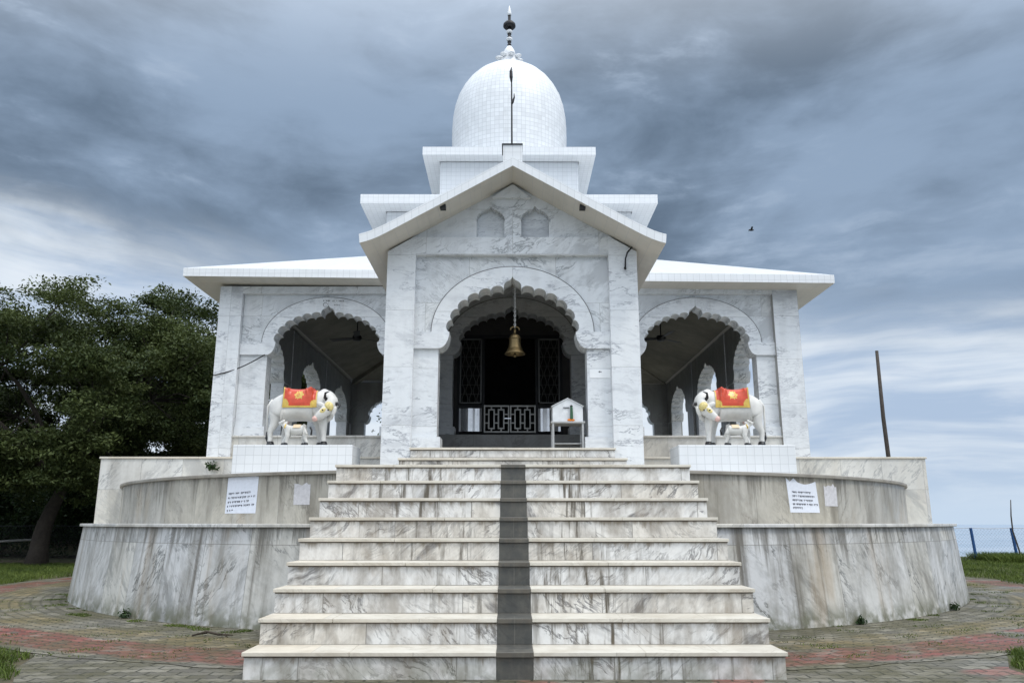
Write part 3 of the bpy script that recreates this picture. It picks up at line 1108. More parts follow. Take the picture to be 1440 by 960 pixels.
for x0, x1 in ((-.88, -.51), (.45, .81)):
    mb = MB()
    y0 = SYY - .075
    z0, z1 = 2.965, 4.08
    for a, b, c, d in ((x0, x0 + .022, z0, z1), (x1 - .022, x1, z0, z1), (x0, x1, z0 - .001, z0 + .022), (x0, x1, z1 - .022, z1 + .001)):
        mb.box(a, b, y0, y0 + .025, c, d)
    k = 6
    for i in range(1, k):
        x = x0 + (x1 - x0) * i / k
        pts = [(x + .018 * math.sin((z - z0) * 22 + i * pi), y0 + .012, z) for z in np.linspace(z0, z1, 40)]
        mb.tube(pts, .0065, 5)
    for z in np.linspace(z0, z1, 8)[1:-1]:
        mb.tube([(x0, y0 + .015, z), (x1, y0 + .015, z)], .005, 5)
    obj('grille_door', mb, M['grille'], sn)
for x0, x1 in ((-.885, -.505), (.445, .815)):
    mb = MB()
    n = 10
    for i in range(n):
        xa, xb = x0 + (x1 - x0) * i / n, x0 + (x1 - x0) * (i + 1) / n
        ya, yb = (SYY - .06 - .012 * math.sin(q * 2.4 * pi + x0 * 9) for q in (i / n, (i + 1) / n))
        mb.add([(xa, ya, 2.50), (xb, yb, 2.50), (xb, yb, 2.885), (xa, ya, 2.885)], [(0, 1, 2, 3)])
    mb.box(x0, x1, SYY - .04, SYY - .02, 2.495, 2.89)
    obj('steel_panel', mb, M['steel'], sn, smooth=True)
for x0, x1, flip in ((-.468, -.043, 1), (-.030, .396, -1)):
    mb = MB()
    y0, y1 = SYY - .11, SYY - .085
    z0, z1 = 2.475, 2.93
    t = .011

    def bar(xa, xb, za, zb, dy=0):
        mb.box(min(xa, xb), max(xa, xb), y0 + dy, y1 - dy, min(za, zb), max(za, zb))
    bar(x0, x0 + .022, z0, z1)
    bar(x1 - .022, x1, z0, z1)
    bar(x0 + .022, x1 - .022, z0, z0 + .022, .001)
    bar(x0 + .022, x1 - .022, z1 - .024, z1, .001)
    W_ = x1 - x0
    for cxr, zo in ((.30, 0), (.68, 0)):
        cx = x0 + W_ * cxr
        for sx in (-1, 1):
            bar(cx + sx * .045 - t, cx + sx * .045 + t, z0 + .07, z1 - .075, .002)
        bar(cx - .056, cx + .056, z0 + .058, z0 + .08, .003)
        bar(cx - .056, cx + .056, z1 - .085, z1 - .063, .003)
        bar(cx - t, cx + t, z0 + .02, z0 + .06, .004)
        bar(cx - t, cx + t, z1 - .065, z1 - .02, .004)
    for zz in (z0 + .15, z1 - .16):
        bar(x0 + .02, x0 + W_ * .30 - .05, zz, zz + .02, .004)
        bar(x0 + W_ * .30 + .05, x0 + W_ * .68 - .05, zz, zz + .02, .004)
        bar(x0 + W_ * .68 + .05, x1 - .02, zz, zz + .02, .004)
    gt = obj('gate_leaf', mb, plain('silver_gate_paint', (.50, .49, .46), .4, .3), sn)
    if flip == 1:
        mb = MB()
        mb.box(x1 - .08, x1 + .03, y0 - .02, y0 + .0, 2.70, 2.715)
        obj('latch', mb, M['steel'], gt)

# painted writing on the crown of the left wing's arch, and a sticker on the porch pilaster
mb = MB()
yy = BY - HW + .0705


def scribble(mb, x0, x1, z0, z1, y, seed, slope=0.0):
    rd = random.Random(seed)
    x = x0
    while x < x1:
        w = rd.uniform(.5, 1.1) * (z1 - z0)
        h = z1 - z0
        zc = z0 + slope * (x - x0)
        mb.add([(x, y, zc + h * .80), (x + w, y, zc + h * .80), (x + w, y, zc + h), (x, y, zc + h)], [(0, 1, 2, 3)])
        for _ in range(rd.randint(1, 3)):
            xa = x + rd.uniform(.05, .75) * w
            za = zc + rd.uniform(0, .4) * h
            mb.add([(xa, y - .0002, za), (xa + .16 * h, y - .0002, za), (xa + .22 * h, y - .0002, zc + h * .82), (xa + .04 * h, y - .0002, zc + h * .82)], [(0, 1, 2, 3)])
        if rd.random() < .7:
            za = zc + rd.uniform(.1, .6) * h
            mb.add([(x + .1 * w, y - .0004, za), (x + .8 * w, y - .0004, za + .1 * h), (x + .8 * w, y - .0004, za + .26 * h), (x + .1 * w, y - .0004, za + .16 * h)], [(0, 1, 2, 3)])
        x += w * 1.12 + (rd.random() < .22) * h * .6


ac = BX - 2.985
scribble(mb, ac - .09, ac + .02, 4.575, 4.605, yy, 3)
scribble(mb, ac + .06, ac + .24, 4.570, 4.60, yy, 4)
scribble(mb, ac + .09, ac + .18, 4.505, 4.53, yy, 5)
mb.tube([(ac - .05 + .035 * math.cos(t), yy, 4.525 + .035 * math.sin(t)) for t in np.linspace(0, 5.6, 16)], .0045, 4)
obj('painted_writing', mb, plain('faded_paint', (.12, .12, .12), .8), TP)
mb = MB()
mb.box(.955, 1.215, PY + .104, PY + .1105, 2.76, 2.868)
stk = obj('sticker', mb, plain('white_sticker', (.82, .84, .86), .5, var=.03), TP)
mb = MB()
yk = PY + .1035
mb.add([(1.06, yk, 2.838), (1.085, yk, 2.850), (1.085, yk, 2.826)], [(0, 2, 1)])
mb.box(1.084, 1.105, yk - .0005, yk, 2.834, 2.842)
obj('arrow_mark', mb, M['ink'], stk)

# ------------------------------------------------------------------ things on and around the temple
# lightning rod
t = thing('lightning_rod', 'thin dark metal rod standing upright on the porch ridge before the dome', 'rod', (-.01, 9.16, 5.612))
mb = MB()
mb.tube([(-.01, 9.16, 5.612), (-.012, 9.16, 6.2), (-.016, 9.16, 6.72)], [.0115, .010, .007], 8)
obj('pole', mb, M['iron'], t)
mb = MB()
mb.tube([(-.016, 9.16, 6.55), (-.020, 9.155, 6.62), (-.022, 9.155, 6.70), (-.014, 9.16, 6.765)], [.010, .022, .020, .004], 8)
obj('tip', mb, M['iron'], t)
mb = MB()
mb.tube([(-.012, 9.16, 6.24), (.0, 9.15, 6.26), (.02, 9.15, 6.33), (.018, 9.15, 6.38)], [.014, .016, .010, .005], 7)
obj('clamp', mb, M['iron'], t)

# bell
bxl, byl = .03, 9.80
t = thing('temple_bell', 'brass bell hanging on a chain from the point of the porch arch', 'bell', (bxl, byl, 3.06))
mb = MB()
for k in range(20):
    z = 3.46 + k * .030
    a = 0 if k % 2 else pi / 2
    pts = [(bxl + .011 * math.cos(q) * math.cos(a), byl + .011 * math.cos(q) * math.sin(a), z + .021 * math.sin(q)) for q in np.linspace(0, 2 * pi, 13)]
    mb.tube(pts, .0042, 5)
obj('chain', mb, M['greysteel'], t)
mb = MB()
pts = [(bxl + .055 * math.cos(q), byl, 3.425 + .035 * math.sin(q)) for q in np.linspace(-.3, pi + .3, 14)]
mb.tube(pts, .010, 7)
mb.tube([(bxl, byl, 3.34), (bxl, byl, 3.43)], .016, 8)
obj('hanger', mb, M['brass'], t, smooth=True)
mb = MB()
mb.lathe([(0, 3.36), (.045, 3.355), (.066, 3.335), (.07, 3.31), (.072, 3.25), (.082, 3.19), (.098, 3.15), (.128, 3.115), (.132, 3.10), (.120, 3.10),
          (.09, 3.13), (.07, 3.2), (.05, 3.3), (0, 3.33)][::-1], bxl, byl, 36)
for z, r in ((3.30, .075), (3.17, .092)):
    mb.lathe([(r - .004, z - .008), (r + .006, z), (r - .004, z + .008)], bxl, byl, 36)
obj('bell_body', mb, M['brass'], t, smooth=True)
mb = MB()
mb.tube([(bxl, byl, 3.30), (bxl, byl, 3.10)], .008, 6)
mb.ell((bxl, byl, 3.085), (.024, .024, .028), 12, 8)
obj('clapper', mb, M['brass'], t, smooth=True)

# donation stand and box
sx0, sx1, sy0, sy1 = .496, .858, 9.62, 9.92
t = thing('metal_stand', 'slim four-legged grey metal table inside the porch arch under the white box', 'stand', ((sx0 + sx1) / 2, 9.77, 1.884))
for x in (sx0, sx1):
    for y in (sy0, sy1):
        mb = MB()
        mb.box(x - .012, x + .012, y - .012, y + .012, 1.8845, 2.20)
        obj('leg', mb, M['greysteel'], t)
mb = MB()
mb.box(sx0 - .03, sx1 + .03, sy0 - .025, sy1 + .025, 2.20, 2.222)
obj('top', mb, M['greysteel'], t, bevel=.003)
mb = MB()
mb.box(sx0 + .0125, sx1 - .0125, sy0 + .03, sy1 - .03, 1.95, 1.962)
mb.box(sx0 + .0125, sx1 - .0125, sy1 - .008, sy1 + .004, 1.90, 1.925)
obj('lower_shelf', mb, M['greysteel'], t)
t = thing('donation_box', 'white house-shaped metal donation box on the slim grey stand', 'donation box', ((sx0 + sx1) / 2, 9.77, 2.2225))
mb = MB()
cxb = (sx0 + sx1) / 2
mb.prism([(sx0 - .005, 2.2228), (sx1 + .005, 2.2228), (sx1 + .005, 2.41), (cxb, 2.505), (sx0 - .005, 2.41)], sy0 + .005, sy1 - .005)
obj('body', mb, M['white_metal'], t, bevel=.004)
mb = MB()
for sg in (-1, 1):
    xa, xb = cxb, cxb + sg * .20
    mb.hexa([(xa, sy0 - .01, 2.506), (xb, sy0 - .01, 2.404), (xb, sy1 + .01, 2.404), (xa, sy1 + .01, 2.506),
             (xa, sy0 - .01, 2.513), (xb, sy0 - .01, 2.411), (xb, sy1 + .01, 2.411), (xa, sy1 + .01, 2.513)])
obj('lid', mb, M['white_metal'], t)
mb = MB()
mb.box(cxb - .055, cxb + .02, sy0 - .006, sy0 + .004, 2.388, 2.396)
obj('hasp', mb, M['iron'], t)
t = thing('hanging_tassel', 'small green tassel with a marigold end hanging on the front of the white donation box', 'tassel', (cxb + .045, sy0 - .012, 2.24))
mb = MB()
mb.tube([(cxb + .045, sy0 - .012, 2.405), (cxb + .046, sy0 - .014, 2.33), (cxb + .045, sy0 - .014, 2.25)], [.014, .017, .019], 9)
obj('tassel', mb, M['green'], t)
mb = MB()
for k in range(7):
    mb.ell((cxb + .005 + .011 * k, sy0 - .018, 2.238 + .006 * math.sin(k * 2.1)), (.012, .012, .012), 8, 6)
obj('marigold', mb, M['orange'], t, smooth=True)
mb = MB()
mb.ell((cxb + .045, sy0 - .012, 2.408), (.018, .014, .016), 10, 7)
obj('knob', mb, M['iron'], t, smooth=True)

# ceiling fans in the two wings
for sx, lab in ((1, 'grey ceiling fan hanging inside the right wing of the hall'), (-1, 'grey ceiling fan hanging inside the dark left wing of the hall')):
    fx, fy, fz = BX + sx * 3.05, 15.4, 4.62
    t = thing('ceiling_fan', lab, 'ceiling fan', (fx, fy, fz), 'ceiling fans in the hall')
    mb = MB()
    mb.tube([(fx, fy, fz), (fx, fy, 5.32)], .012, 7)
    obj('rod', mb, M['iron'], t)
    mb = MB()
    mb.lathe([(0, fz - .05), (.07, fz - .045), (.10, fz), (.08, fz + .05), (0, fz + .06)], fx, fy, 20)
    obj('motor', mb, M['iron'], t, smooth=True)
    for k in range(3):
        a = k * 2 * pi / 3 + .7
        ca, sa = math.cos(a), math.sin(a)
        mb = MB()
        pts = []
        for r, w in ((.09, .03), (.2, .055), (.6, .065)):
            for s2 in (-1, 1):
                pts.append((fx + r * ca - s2 * w * sa, fy + r * sa + s2 * w * ca, fz + s2 * .012))
        mb.add(pts + [(x, y, z + .006) for x, y, z in pts], [(0, 2, 3, 1), (2, 4, 5, 3), (6, 7, 9, 8), (8, 9, 11, 10), (0, 1, 7, 6), (4, 10, 11, 5),
                                                           (0, 6, 8, 2), (2, 8, 10, 4), (1, 3, 9, 7), (3, 5, 11, 9)])
        obj('blade', mb, M['iron'], t)

# cable on the left wing, bracket on the right porch pillar
mb = MB()
P0, P1 = Vector((-4.80, 12.47, 3.32)), Vector((-4.02, 12.56, 3.68))
mb.tube([P0 + (P1 - P0) * s - Vector((0, 0, .05 * math.sin(pi * s))) for s in np.linspace(0, 1, 10)], .009, 6)
tag(obj('cable', mb, M['iron']), 'dark cable slung across the left corner pillar to the left wing arch', 'cable')
mb = MB()
mb.tube([(1.515, 9.47, 4.42), (1.45, 9.44, 4.34), (1.425, 9.45, 4.26), (1.42, 9.48, 4.13)], [.010, .011, .010, .012], 7)
mb.tube([(1.42, 9.495, 4.15), (1.42, 9.46, 4.13)], .016, 7)
tag(obj('wall_bracket', mb, M['iron']), 'bent dark iron bracket at the top of the right porch pillar', 'bracket')

# ------------------------------------------------------------------ pedestals
for x0, x1, lab in ((-3.352, -1.92, 'white tiled pedestal left of the stairs under the cow that faces right'),
                    (1.992, 3.395, 'white tiled pedestal right of the stairs under the cow that faces left')):
    mb = MB()
    mb.box(x0, x1, 9.5, 10.02, 1.531, 1.926)
    tag(obj('pedestal', mb, M['tile'], bevel=.006), lab, 'pedestal', 'white tiled statue pedestals')


# ------------------------------------------------------------------ cows and calves
def skin(chain_pts, edges, root, sub=2):
    """chain_pts: list of (x,y,z,rx,ry)"""
    me = bpy.data.meshes.new('skin')
    me.from_pydata([p[:3] for p in chain_pts], edges, [])
    o = bpy.data.objects.new('skin', me)
    col.objects.link(o)
    md = o.modifiers.new('s', 'SKIN')
    md.use_smooth_shade = True
    sv = me.skin_vertices[0].data
    for i, p in enumerate(chain_pts):
        sv[i].radius = (p[3], p[4])
        sv[i].use_root = i == root
    s2 = o.modifiers.new('u', 'SUBSURF')
    s2.levels = s2.render_levels = sub
    dg = bpy.context.evaluated_depsgraph_get()
    dg.update()
    ev = o.evaluated_get(dg)
    out = bpy.data.meshes.new_from_object(ev)
    bpy.data.objects.remove(o)
    for p in out.polygons:
        p.use_smooth = True
    return out


def mirror_mesh(me):
    me.transform(Matrix.Scale(-1, 4, (1, 0, 0)))
    me.flip_normals()


def limb_tube(pts, rads):
    mb = MB()
    mb.tube(pts, rads, 10)
    return mb


def make_cow(cx, cy, z, sx, lab, calflab):
    """local model: cow faces +x, viewer at -y, head bent back to the calf; sx=-1 mirrors"""
    t = thing('cow_statue', lab, 'statue', (cx, cy, z), 'painted cow statues')
    pts, edges = [], []

    def ch(lst, start=None):
        prev = start
        for p in lst:
            pts.append(p)
            i = len(pts) - 1
            if prev is not None:
                edges.append((prev, i))
            prev = i
        return prev
    ch([(-.02, 0, .470, .190, .195)])                                    # 0 mid (root)
    e = ch([(-.17, 0, .482, .185, .195), (-.285, 0, .50, .175, .18), (-.36, 0, .47, .10, .12)], 0)
    rump = 2
    f = ch([(.13, 0, .485, .185, .19), (.25, -.0, .53, .165, .17)], 0)
    sh = f
    nk = ch([(.345, -.03, .55, .13, .13), (.415, -.085, .515, .105, .105), (.405, -.145, .455, .09, .088),
             (.335, -.195, .385, .068, .066), (.27, -.215, .33, .052, .05), (.235, -.22, .305, .044, .042)], sh)
    for yo, dx in ((-.085, 0), (.085, .13)):                             # hind legs
        ch([(-.315 + dx * .5, yo * .9, .37, .10, .095), (-.315 + dx, yo, .255, .062, .056), (-.375 + dx, yo, .185, .040, .038),
            (-.365 + dx, yo, .09, .031, .031), (-.365 + dx, yo, .025, .037, .037)], rump)
    for yo, dx in ((-.075, .02), (.075, -.07)):                           # front legs
        ch([(.265 + dx, yo * .95, .36, .088, .08), (.29 + dx, yo, .24, .056, .052), (.295 + dx, yo, .17, .043, .042),
            (.30 + dx, yo, .09, .032, .032), (.30 + dx, yo, .025, .037, .037)], sh)
    me = skin(pts, edges, 0)
    bm = bmesh.new()
    bm.from_mesh(me)
    tree = BVHTree.FromBMesh(bm)
    bm.free()

    def put(name, mesh_or_mb, mats, parent, smooth=True):
        m_ = mesh_or_mb if not isinstance(mesh_or_mb, MB) else mesh_or_mb.mesh(name, mats, (0, 0, 0), smooth)
        if not isinstance(mesh_or_mb, MB):
            m_.materials.clear()
            m_.materials.append(mats)
        if parent is t or name == 'tail_tuft':
            m_.transform(Matrix.Diagonal((.95, 1, 1.05, 1)))
        if sx < 0:
            mirror_mesh(m_)
        return link(name, m_, parent)
    body = put('body', me, M['cow_white'], t)
    # painted saddle cloth wrapped over the back
    nu, nv = 56, 64
    v = []
    dist = np.zeros((nu + 1, nv + 1))
    for i in range(nu + 1):
        for j in range(nv + 1):
            u, w = i / nu, j / nv
            ph = (w - .5) * 2 * R(104)
            hem = .02 * math.sin(u * pi)
            x = -.185 + .40 * u + .02 * (abs(w - .5) * 2) * (1 if u > .5 else -1)
            c0 = Vector((x, 0, .49))
            d = Vector((0, math.sin(ph), math.cos(ph)))
            h = tree.ray_cast(c0 + d * .6, -d)
            dist[i, j] = (h[0] - c0).length if h[0] is not None else .17
            v.append((c0, d))
    raw = dist.copy()
    for _ in range(10):
        pd = np.pad(dist, 1, mode='edge')
        dist = .2 * (pd[1:-1, 1:-1] + pd[:-2, 1:-1] + pd[2:, 1:-1] + pd[1:-1, :-2] + pd[1:-1, 2:])
    dist = np.maximum(dist, raw)
    for _ in range(2):
        pd = np.pad(dist, 1, mode='edge')
        dist = np.maximum(dist, .2 * (pd[1:-1, 1:-1] + pd[:-2, 1:-1] + pd[2:, 1:-1] + pd[1:-1, :-2] + pd[1:-1, 2:]))
    v = [tuple(c0 + d * (float(dist[k // (nv + 1), k % (nv + 1)]) + .011)) for k, (c0, d) in enumerate(v)]
    mbc = MB()
    mbc.v = v
    for i in range(nu):
        for j in range(nv):
            mbc.f.append([i * (nv + 1) + j, (i + 1) * (nv + 1) + j, (i + 1) * (nv + 1) + j + 1, i * (nv + 1) + j + 1])
            u, w = (i + .5) / nu, (j + .5) / nv
            gold = u < .035 or u > .965 or w < .03 or w > .97
            for wc in (.22, .78):
                rr = math.hypot((u - .46) * .42, (w - wc) * .62)
                a = math.atan2(w - wc, u - .46)
                if rr < .044 * (1 + .22 * math.cos(8 * a)) and not (.012 < rr < .020):
                    gold = True
                for uc in (0.05, .95):
                    wq = .04 if wc < .5 else .96
                    if math.hypot((u - uc) * .42, (w - wq) * .62) < .062:
                        gold = True
            mbc.mi.append(1 if gold else 0)
            mbc.uv.append(None)
    put('saddle_cloth', mbc, [M['cow_red'], M['cow_gold']], t)
    # hump
    mb = MB()
    mb.ell((.285, 0, .650), (.060, .05, .040), 14, 10)
    put('hump', mb, M['cow_white'], t)
    # head details
    hd = Vector((.405, -.13, .44))
    mb = MB()
    mb.ell((.400, -.205, .452), (.062, .040, .055), 16, 10, Matrix.Rotation(.6, 3, 'Y'))
    mb.ell((.33, -.235, .395), (.030, .025, .052), 12, 8, Matrix.Rotation(.9, 3, 'Y'))
    put('head_cloth', mb, M['cow_yellow'], t)
    for s2, pth in ((1, [(.365, -.15, .53), (.335, -.17, .565), (.345, -.20, .61), (.40, -.21, .63)]),
                    (-1, [(.475, -.14, .49), (.515, -.17, .49), (.54, -.20, .46), (.53, -.23, .42)])):
        put('horn', limb_tube(pth, [.024, .020, .014, .004]), M['cow_black'], t)
    for c, rt in (((.295, -.19, .475), .35), ((.465, -.19, .40), 1.9)):
        mb = MB()
        mb.ell(c, (.062, .016, .030), 12, 8, Matrix.Rotation(rt, 3, 'Y'))
        put('ear', mb, M['cow_white'], t)
    mb = MB()
    mb.ell((.238, -.235, .305), (.040, .034, .034), 12, 8)
    put('muzzle', mb, M['cow_pink'], t)
    mb = MB()
    for c in ((.335, -.258, .405), (.405, -.245, .405)):
        mb.ell(c, (.012, .008, .009), 8, 6)
    put('eye', mb, M['cow_black'], t)
    mb = MB()
    mb.tube([(.42, -.06, .42), (.395, -.06, .34), (.35, -.05, .30)], [.03, .035, .02], 8)
    put('dewlap', mb, M['cow_white'], t)
    for x, y in ((-.365, -.085), (-.235, .085), (.32, -.075), (.23, .075)):
        mb = MB()
        mb.lathe([(0, 0), (.054, 0.001), (.047, .03), (.037, .055), (0, .057)], x + .006, y, 14)
        put('hoof', mb, M['cow_black'], t)
    tl = put('tail', limb_tube([(-.39, 0, .56), (-.445, -.01, .48), (-.44, -.02, .3), (-.425, -.03, .16)], [.018, .015, .012, .014]), M['cow_white'], t)
    put('tail_tuft', limb_tube([(-.425, -.03, .17), (-.42, -.035, .10), (-.41, -.04, .04)], [.018, .026, .006]), M['cow_black'], tl)
    mb = MB()
    mb.ell((-.215, 0, .31), (.07, .06, .045), 12, 8)
    put('udder', mb, M['cow_pink'], t)

    # calf suckling: faces -x, stands nearer to the viewer
    c = thing('calf_statue', calflab, 'statue', (cx - sx * .005, cy - .215, z), 'painted calf statues')
    pts.clear()
    edges.clear()
    ch([(.03, 0, .178, .068, .064)])
    f = ch([(-.05, 0, .180, .066, .062), (-.085, 0, .185, .060, .056)], 0)
    r_ = ch([(.11, 0, .188, .070, .066), (.15, 0, .185, .056, .054)], 0)
    ch([(-.115, .0, .215, .042, .038), (-.155, .02, .255, .035, .032), (-.185, .045, .275, .038, .034), (-.225, .075, .285, .026, .026)], f)
    for yo in (-.035, .035):
        dx = 0 if yo < 0 else -.05
        ch([(-.085 + dx * .3, yo, .12, .032, .028), (-.095 + dx, yo, .06, .019, .019), (-.10 + dx, yo, .014, .021, .021)], f)
        dx = 0 if yo < 0 else -.05
        ch([(.135 + dx * .3, yo, .125, .040, .032), (.125 + dx, yo, .075, .024, .021), (.15 + dx, yo, .045, .018, .018), (.145 + dx, yo, .014, .021, .021)], r_)
    me = skin(pts, edges, 0)
    put('body', me, M['cow_white'], c)
    mb = MB()
    v, f = [], []
    for i in range(9):
        for j in range(15):
            x = -.02 + .09 * i / 8
            ph = (j / 14 - .5) * 2 * R(70)
            v.append((x, .073 * math.sin(ph), .178 + .075 * math.cos(ph)))
    for i in range(8):
        for j in range(14):
            f.append((i * 15 + j, (i + 1) * 15 + j, (i + 1) * 15 + j + 1, i * 15 + j + 1))
    mb.add(v, f)
    put('saddle_cloth', mb, plain('statue_cream_paint', (.68, .54, .36), .4), c)
    for cc, rt in (((-.155, -.02, .285), -.7), ((-.145, .055, .275), -.5)):
        mb = MB()
        mb.ell(cc, (.034, .010, .016), 10, 6, Matrix.Rotation(rt, 3, 'Y'))
        put('ear', mb, M['cow_white'], c)
    mb = MB()
    mb.tube([(-.115, -.02, .19), (-.125, -.045, .215), (-.115, -.03, .25)], .009, 6)
    put('collar', mb, M['cow_gold'], c)
    put('tail', limb_tube([(.175, 0, .215), (.198, -.01, .18), (.192, -.01, .12)], [.011, .010, .012]), M['cow_black'], c)
    mb = MB()
    mb.ell((-.205, .028, .297), (.008, .006, .007), 8, 6)
    put('eye', mb, M['cow_black'], c)
    for x, y in ((-.10, -.035), (-.15, .035), (.145, -.035), (.095, .035)):
        mb = MB()
        mb.lathe([(0, 0), (.030, .001), (.026, .018), (.020, .03), (0, .031)], x - .004, y, 12)
        put('hoof', mb, M['cow_black'], c)


make_cow(-2.63, 9.79, 1.9265, 1, 'painted white cow statue with red saddle cloth facing right, on the left pedestal',
         'small white calf statue suckling under the cow on the left pedestal')
make_cow(2.72, 9.79, 1.9265, -1, 'painted white cow statue with red saddle cloth facing left, on the right pedestal',
         'small white calf statue suckling under the cow on the right pedestal')


# ------------------------------------------------------------------ notices on the upper wall
def on_wall(mb, r):
    """bend a sheet laid out as (x, anything, z) on to the round upper wall"""
    mb.v = [(x, cyl_y(x, r + (.3 if False else 0)) + y, z) for x, y, z in mb.v]
    return mb


def sheet(x0, x1, ztop, zbot, skew=0.0):
    """ztop is a list of heights along the width"""
    mb = MB()
    n = len(ztop) - 1
    for i in range(n):
        xa, xb = x0 + (x1 - x0) * i / n, x0 + (x1 - x0) * (i + 1) / n
        m = 4
        for k in range(m):
            f0, f1 = k / m, (k + 1) / m
            mb.add([(xa + skew * f0, 0, zbot + (ztop[i] - zbot) * f0), (xb + skew * f0, 0, zbot + (ztop[i + 1] - zbot) * f0),
                    (xb + skew * f1, 0, zbot + (ztop[i + 1] - zbot) * f1), (xa + skew * f1, 0, zbot + (ztop[i] - zbot) * f1)], [(0, 1, 2, 3)])
    return mb


def solid(o, th=.0012):
    m = o.modifiers.new('thick', 'SOLIDIFY')
    m.thickness = th
    return o


def notice(x0, x1, ztop, zbot, lines, lab, slope, skew):
    o = tag(solid(obj('notice', on_wall(sheet(x0, x1, ztop, zbot, skew), 6.322), M['paper'])), lab, 'notice', 'paper notices on the wall')
    for k, (a, b, z) in enumerate(lines):
        mb = MB()
        scribble(mb, a, b, z - .011, z + .011, -.0025, 11 + k + int(x0 * 10), slope)
        obj('line_of_writing', on_wall(mb, 6.322), M['ink'], o)


notice(-3.20, -2.79, [1.505, 1.507, 1.508, 1.508, 1.508, 1.510, 1.512, 1.511, 1.510], 1.115,
       [(-3.165, -2.86, 1.325), (-3.17, -2.82, 1.278), (-3.17, -2.90, 1.232), (-3.175, -2.83, 1.188), (-3.175, -3.08, 1.142)],
       'pale paper notice with five lines of writing pasted left of the stairs', .05, .012)
notice(3.05, 3.47, [1.503, 1.46, 1.50, 1.455, 1.44, 1.432, 1.44, 1.452, 1.47], 1.125,
       [(3.09, 3.36, 1.345), (3.09, 3.42, 1.303), (3.09, 3.37, 1.258), (3.09, 3.43, 1.215), (3.09, 3.21, 1.175)],
       'white paper notice torn along its top edge pasted right of the stairs', -.02, -.03)
for x0, x1, z0, z1, lab in ((-2.33, -2.14, 1.20, 1.43, 'blank faded paper scrap on the wall between the left notice and the stairs'),
                            (3.56, 3.76, 1.20, 1.46, 'torn blank paper scrap right of the torn notice')):
    zt = [z1 - random.uniform(0, .05) for _ in range(9)]
    tag(solid(obj('paper_scrap', on_wall(sheet(x0, x1, zt, z0), 6.322), M['scrap'])), lab, 'paper scrap')


# ------------------------------------------------------------------ vegetation
def leaf_mesh(name, C, N, size, material, flat=.5, tone=None):
    """C (n,3) centres; quads with random orientation, N optional normals"""
    n = len(C)
    nr = rng.normal(size=(n, 3))
    nr[:, 2] = np.abs(nr[:, 2]) + flat
    nr /= np.linalg.norm(nr, axis=1)[:, None]
    t = rng.normal(size=(n, 3))
    t -= nr * (t * nr).sum(1)[:, None]
    t /= np.linalg.norm(t, axis=1)[:, None]
    b = np.cross(nr, t)
    s = size * rng.uniform(.65, 1.35, n)[:, None]
    V = np.empty((n, 4, 3))
    V[:, 0] = C - t * s
    V[:, 1] = C + b * s * .42 + nr * s * .12
    V[:, 2] = C + t * s
    V[:, 3] = C - b * s * .42 + nr * s * .12
    me = bpy.data.meshes.new(name)
    me.vertices.add(n * 4)
    me.vertices.foreach_set('co', V.reshape(-1))
    me.loops.add(n * 4)
    me.loops.foreach_set('vertex_index', np.arange(n * 4, dtype=np.int32))
    me.polygons.add(n)
    me.polygons.foreach_set('loop_start', np.arange(0, n * 4, 4, dtype=np.int32))
    me.update()
    me.validate()
    at = me.attributes.new('tone', 'FLOAT', 'FACE')
    if tone is None:
        tone = rng.uniform(0, 1, n)
    at.data.foreach_set('value', np.clip(tone, 0, 1).astype(np.float32))
    me.materials.append(material)
    return me


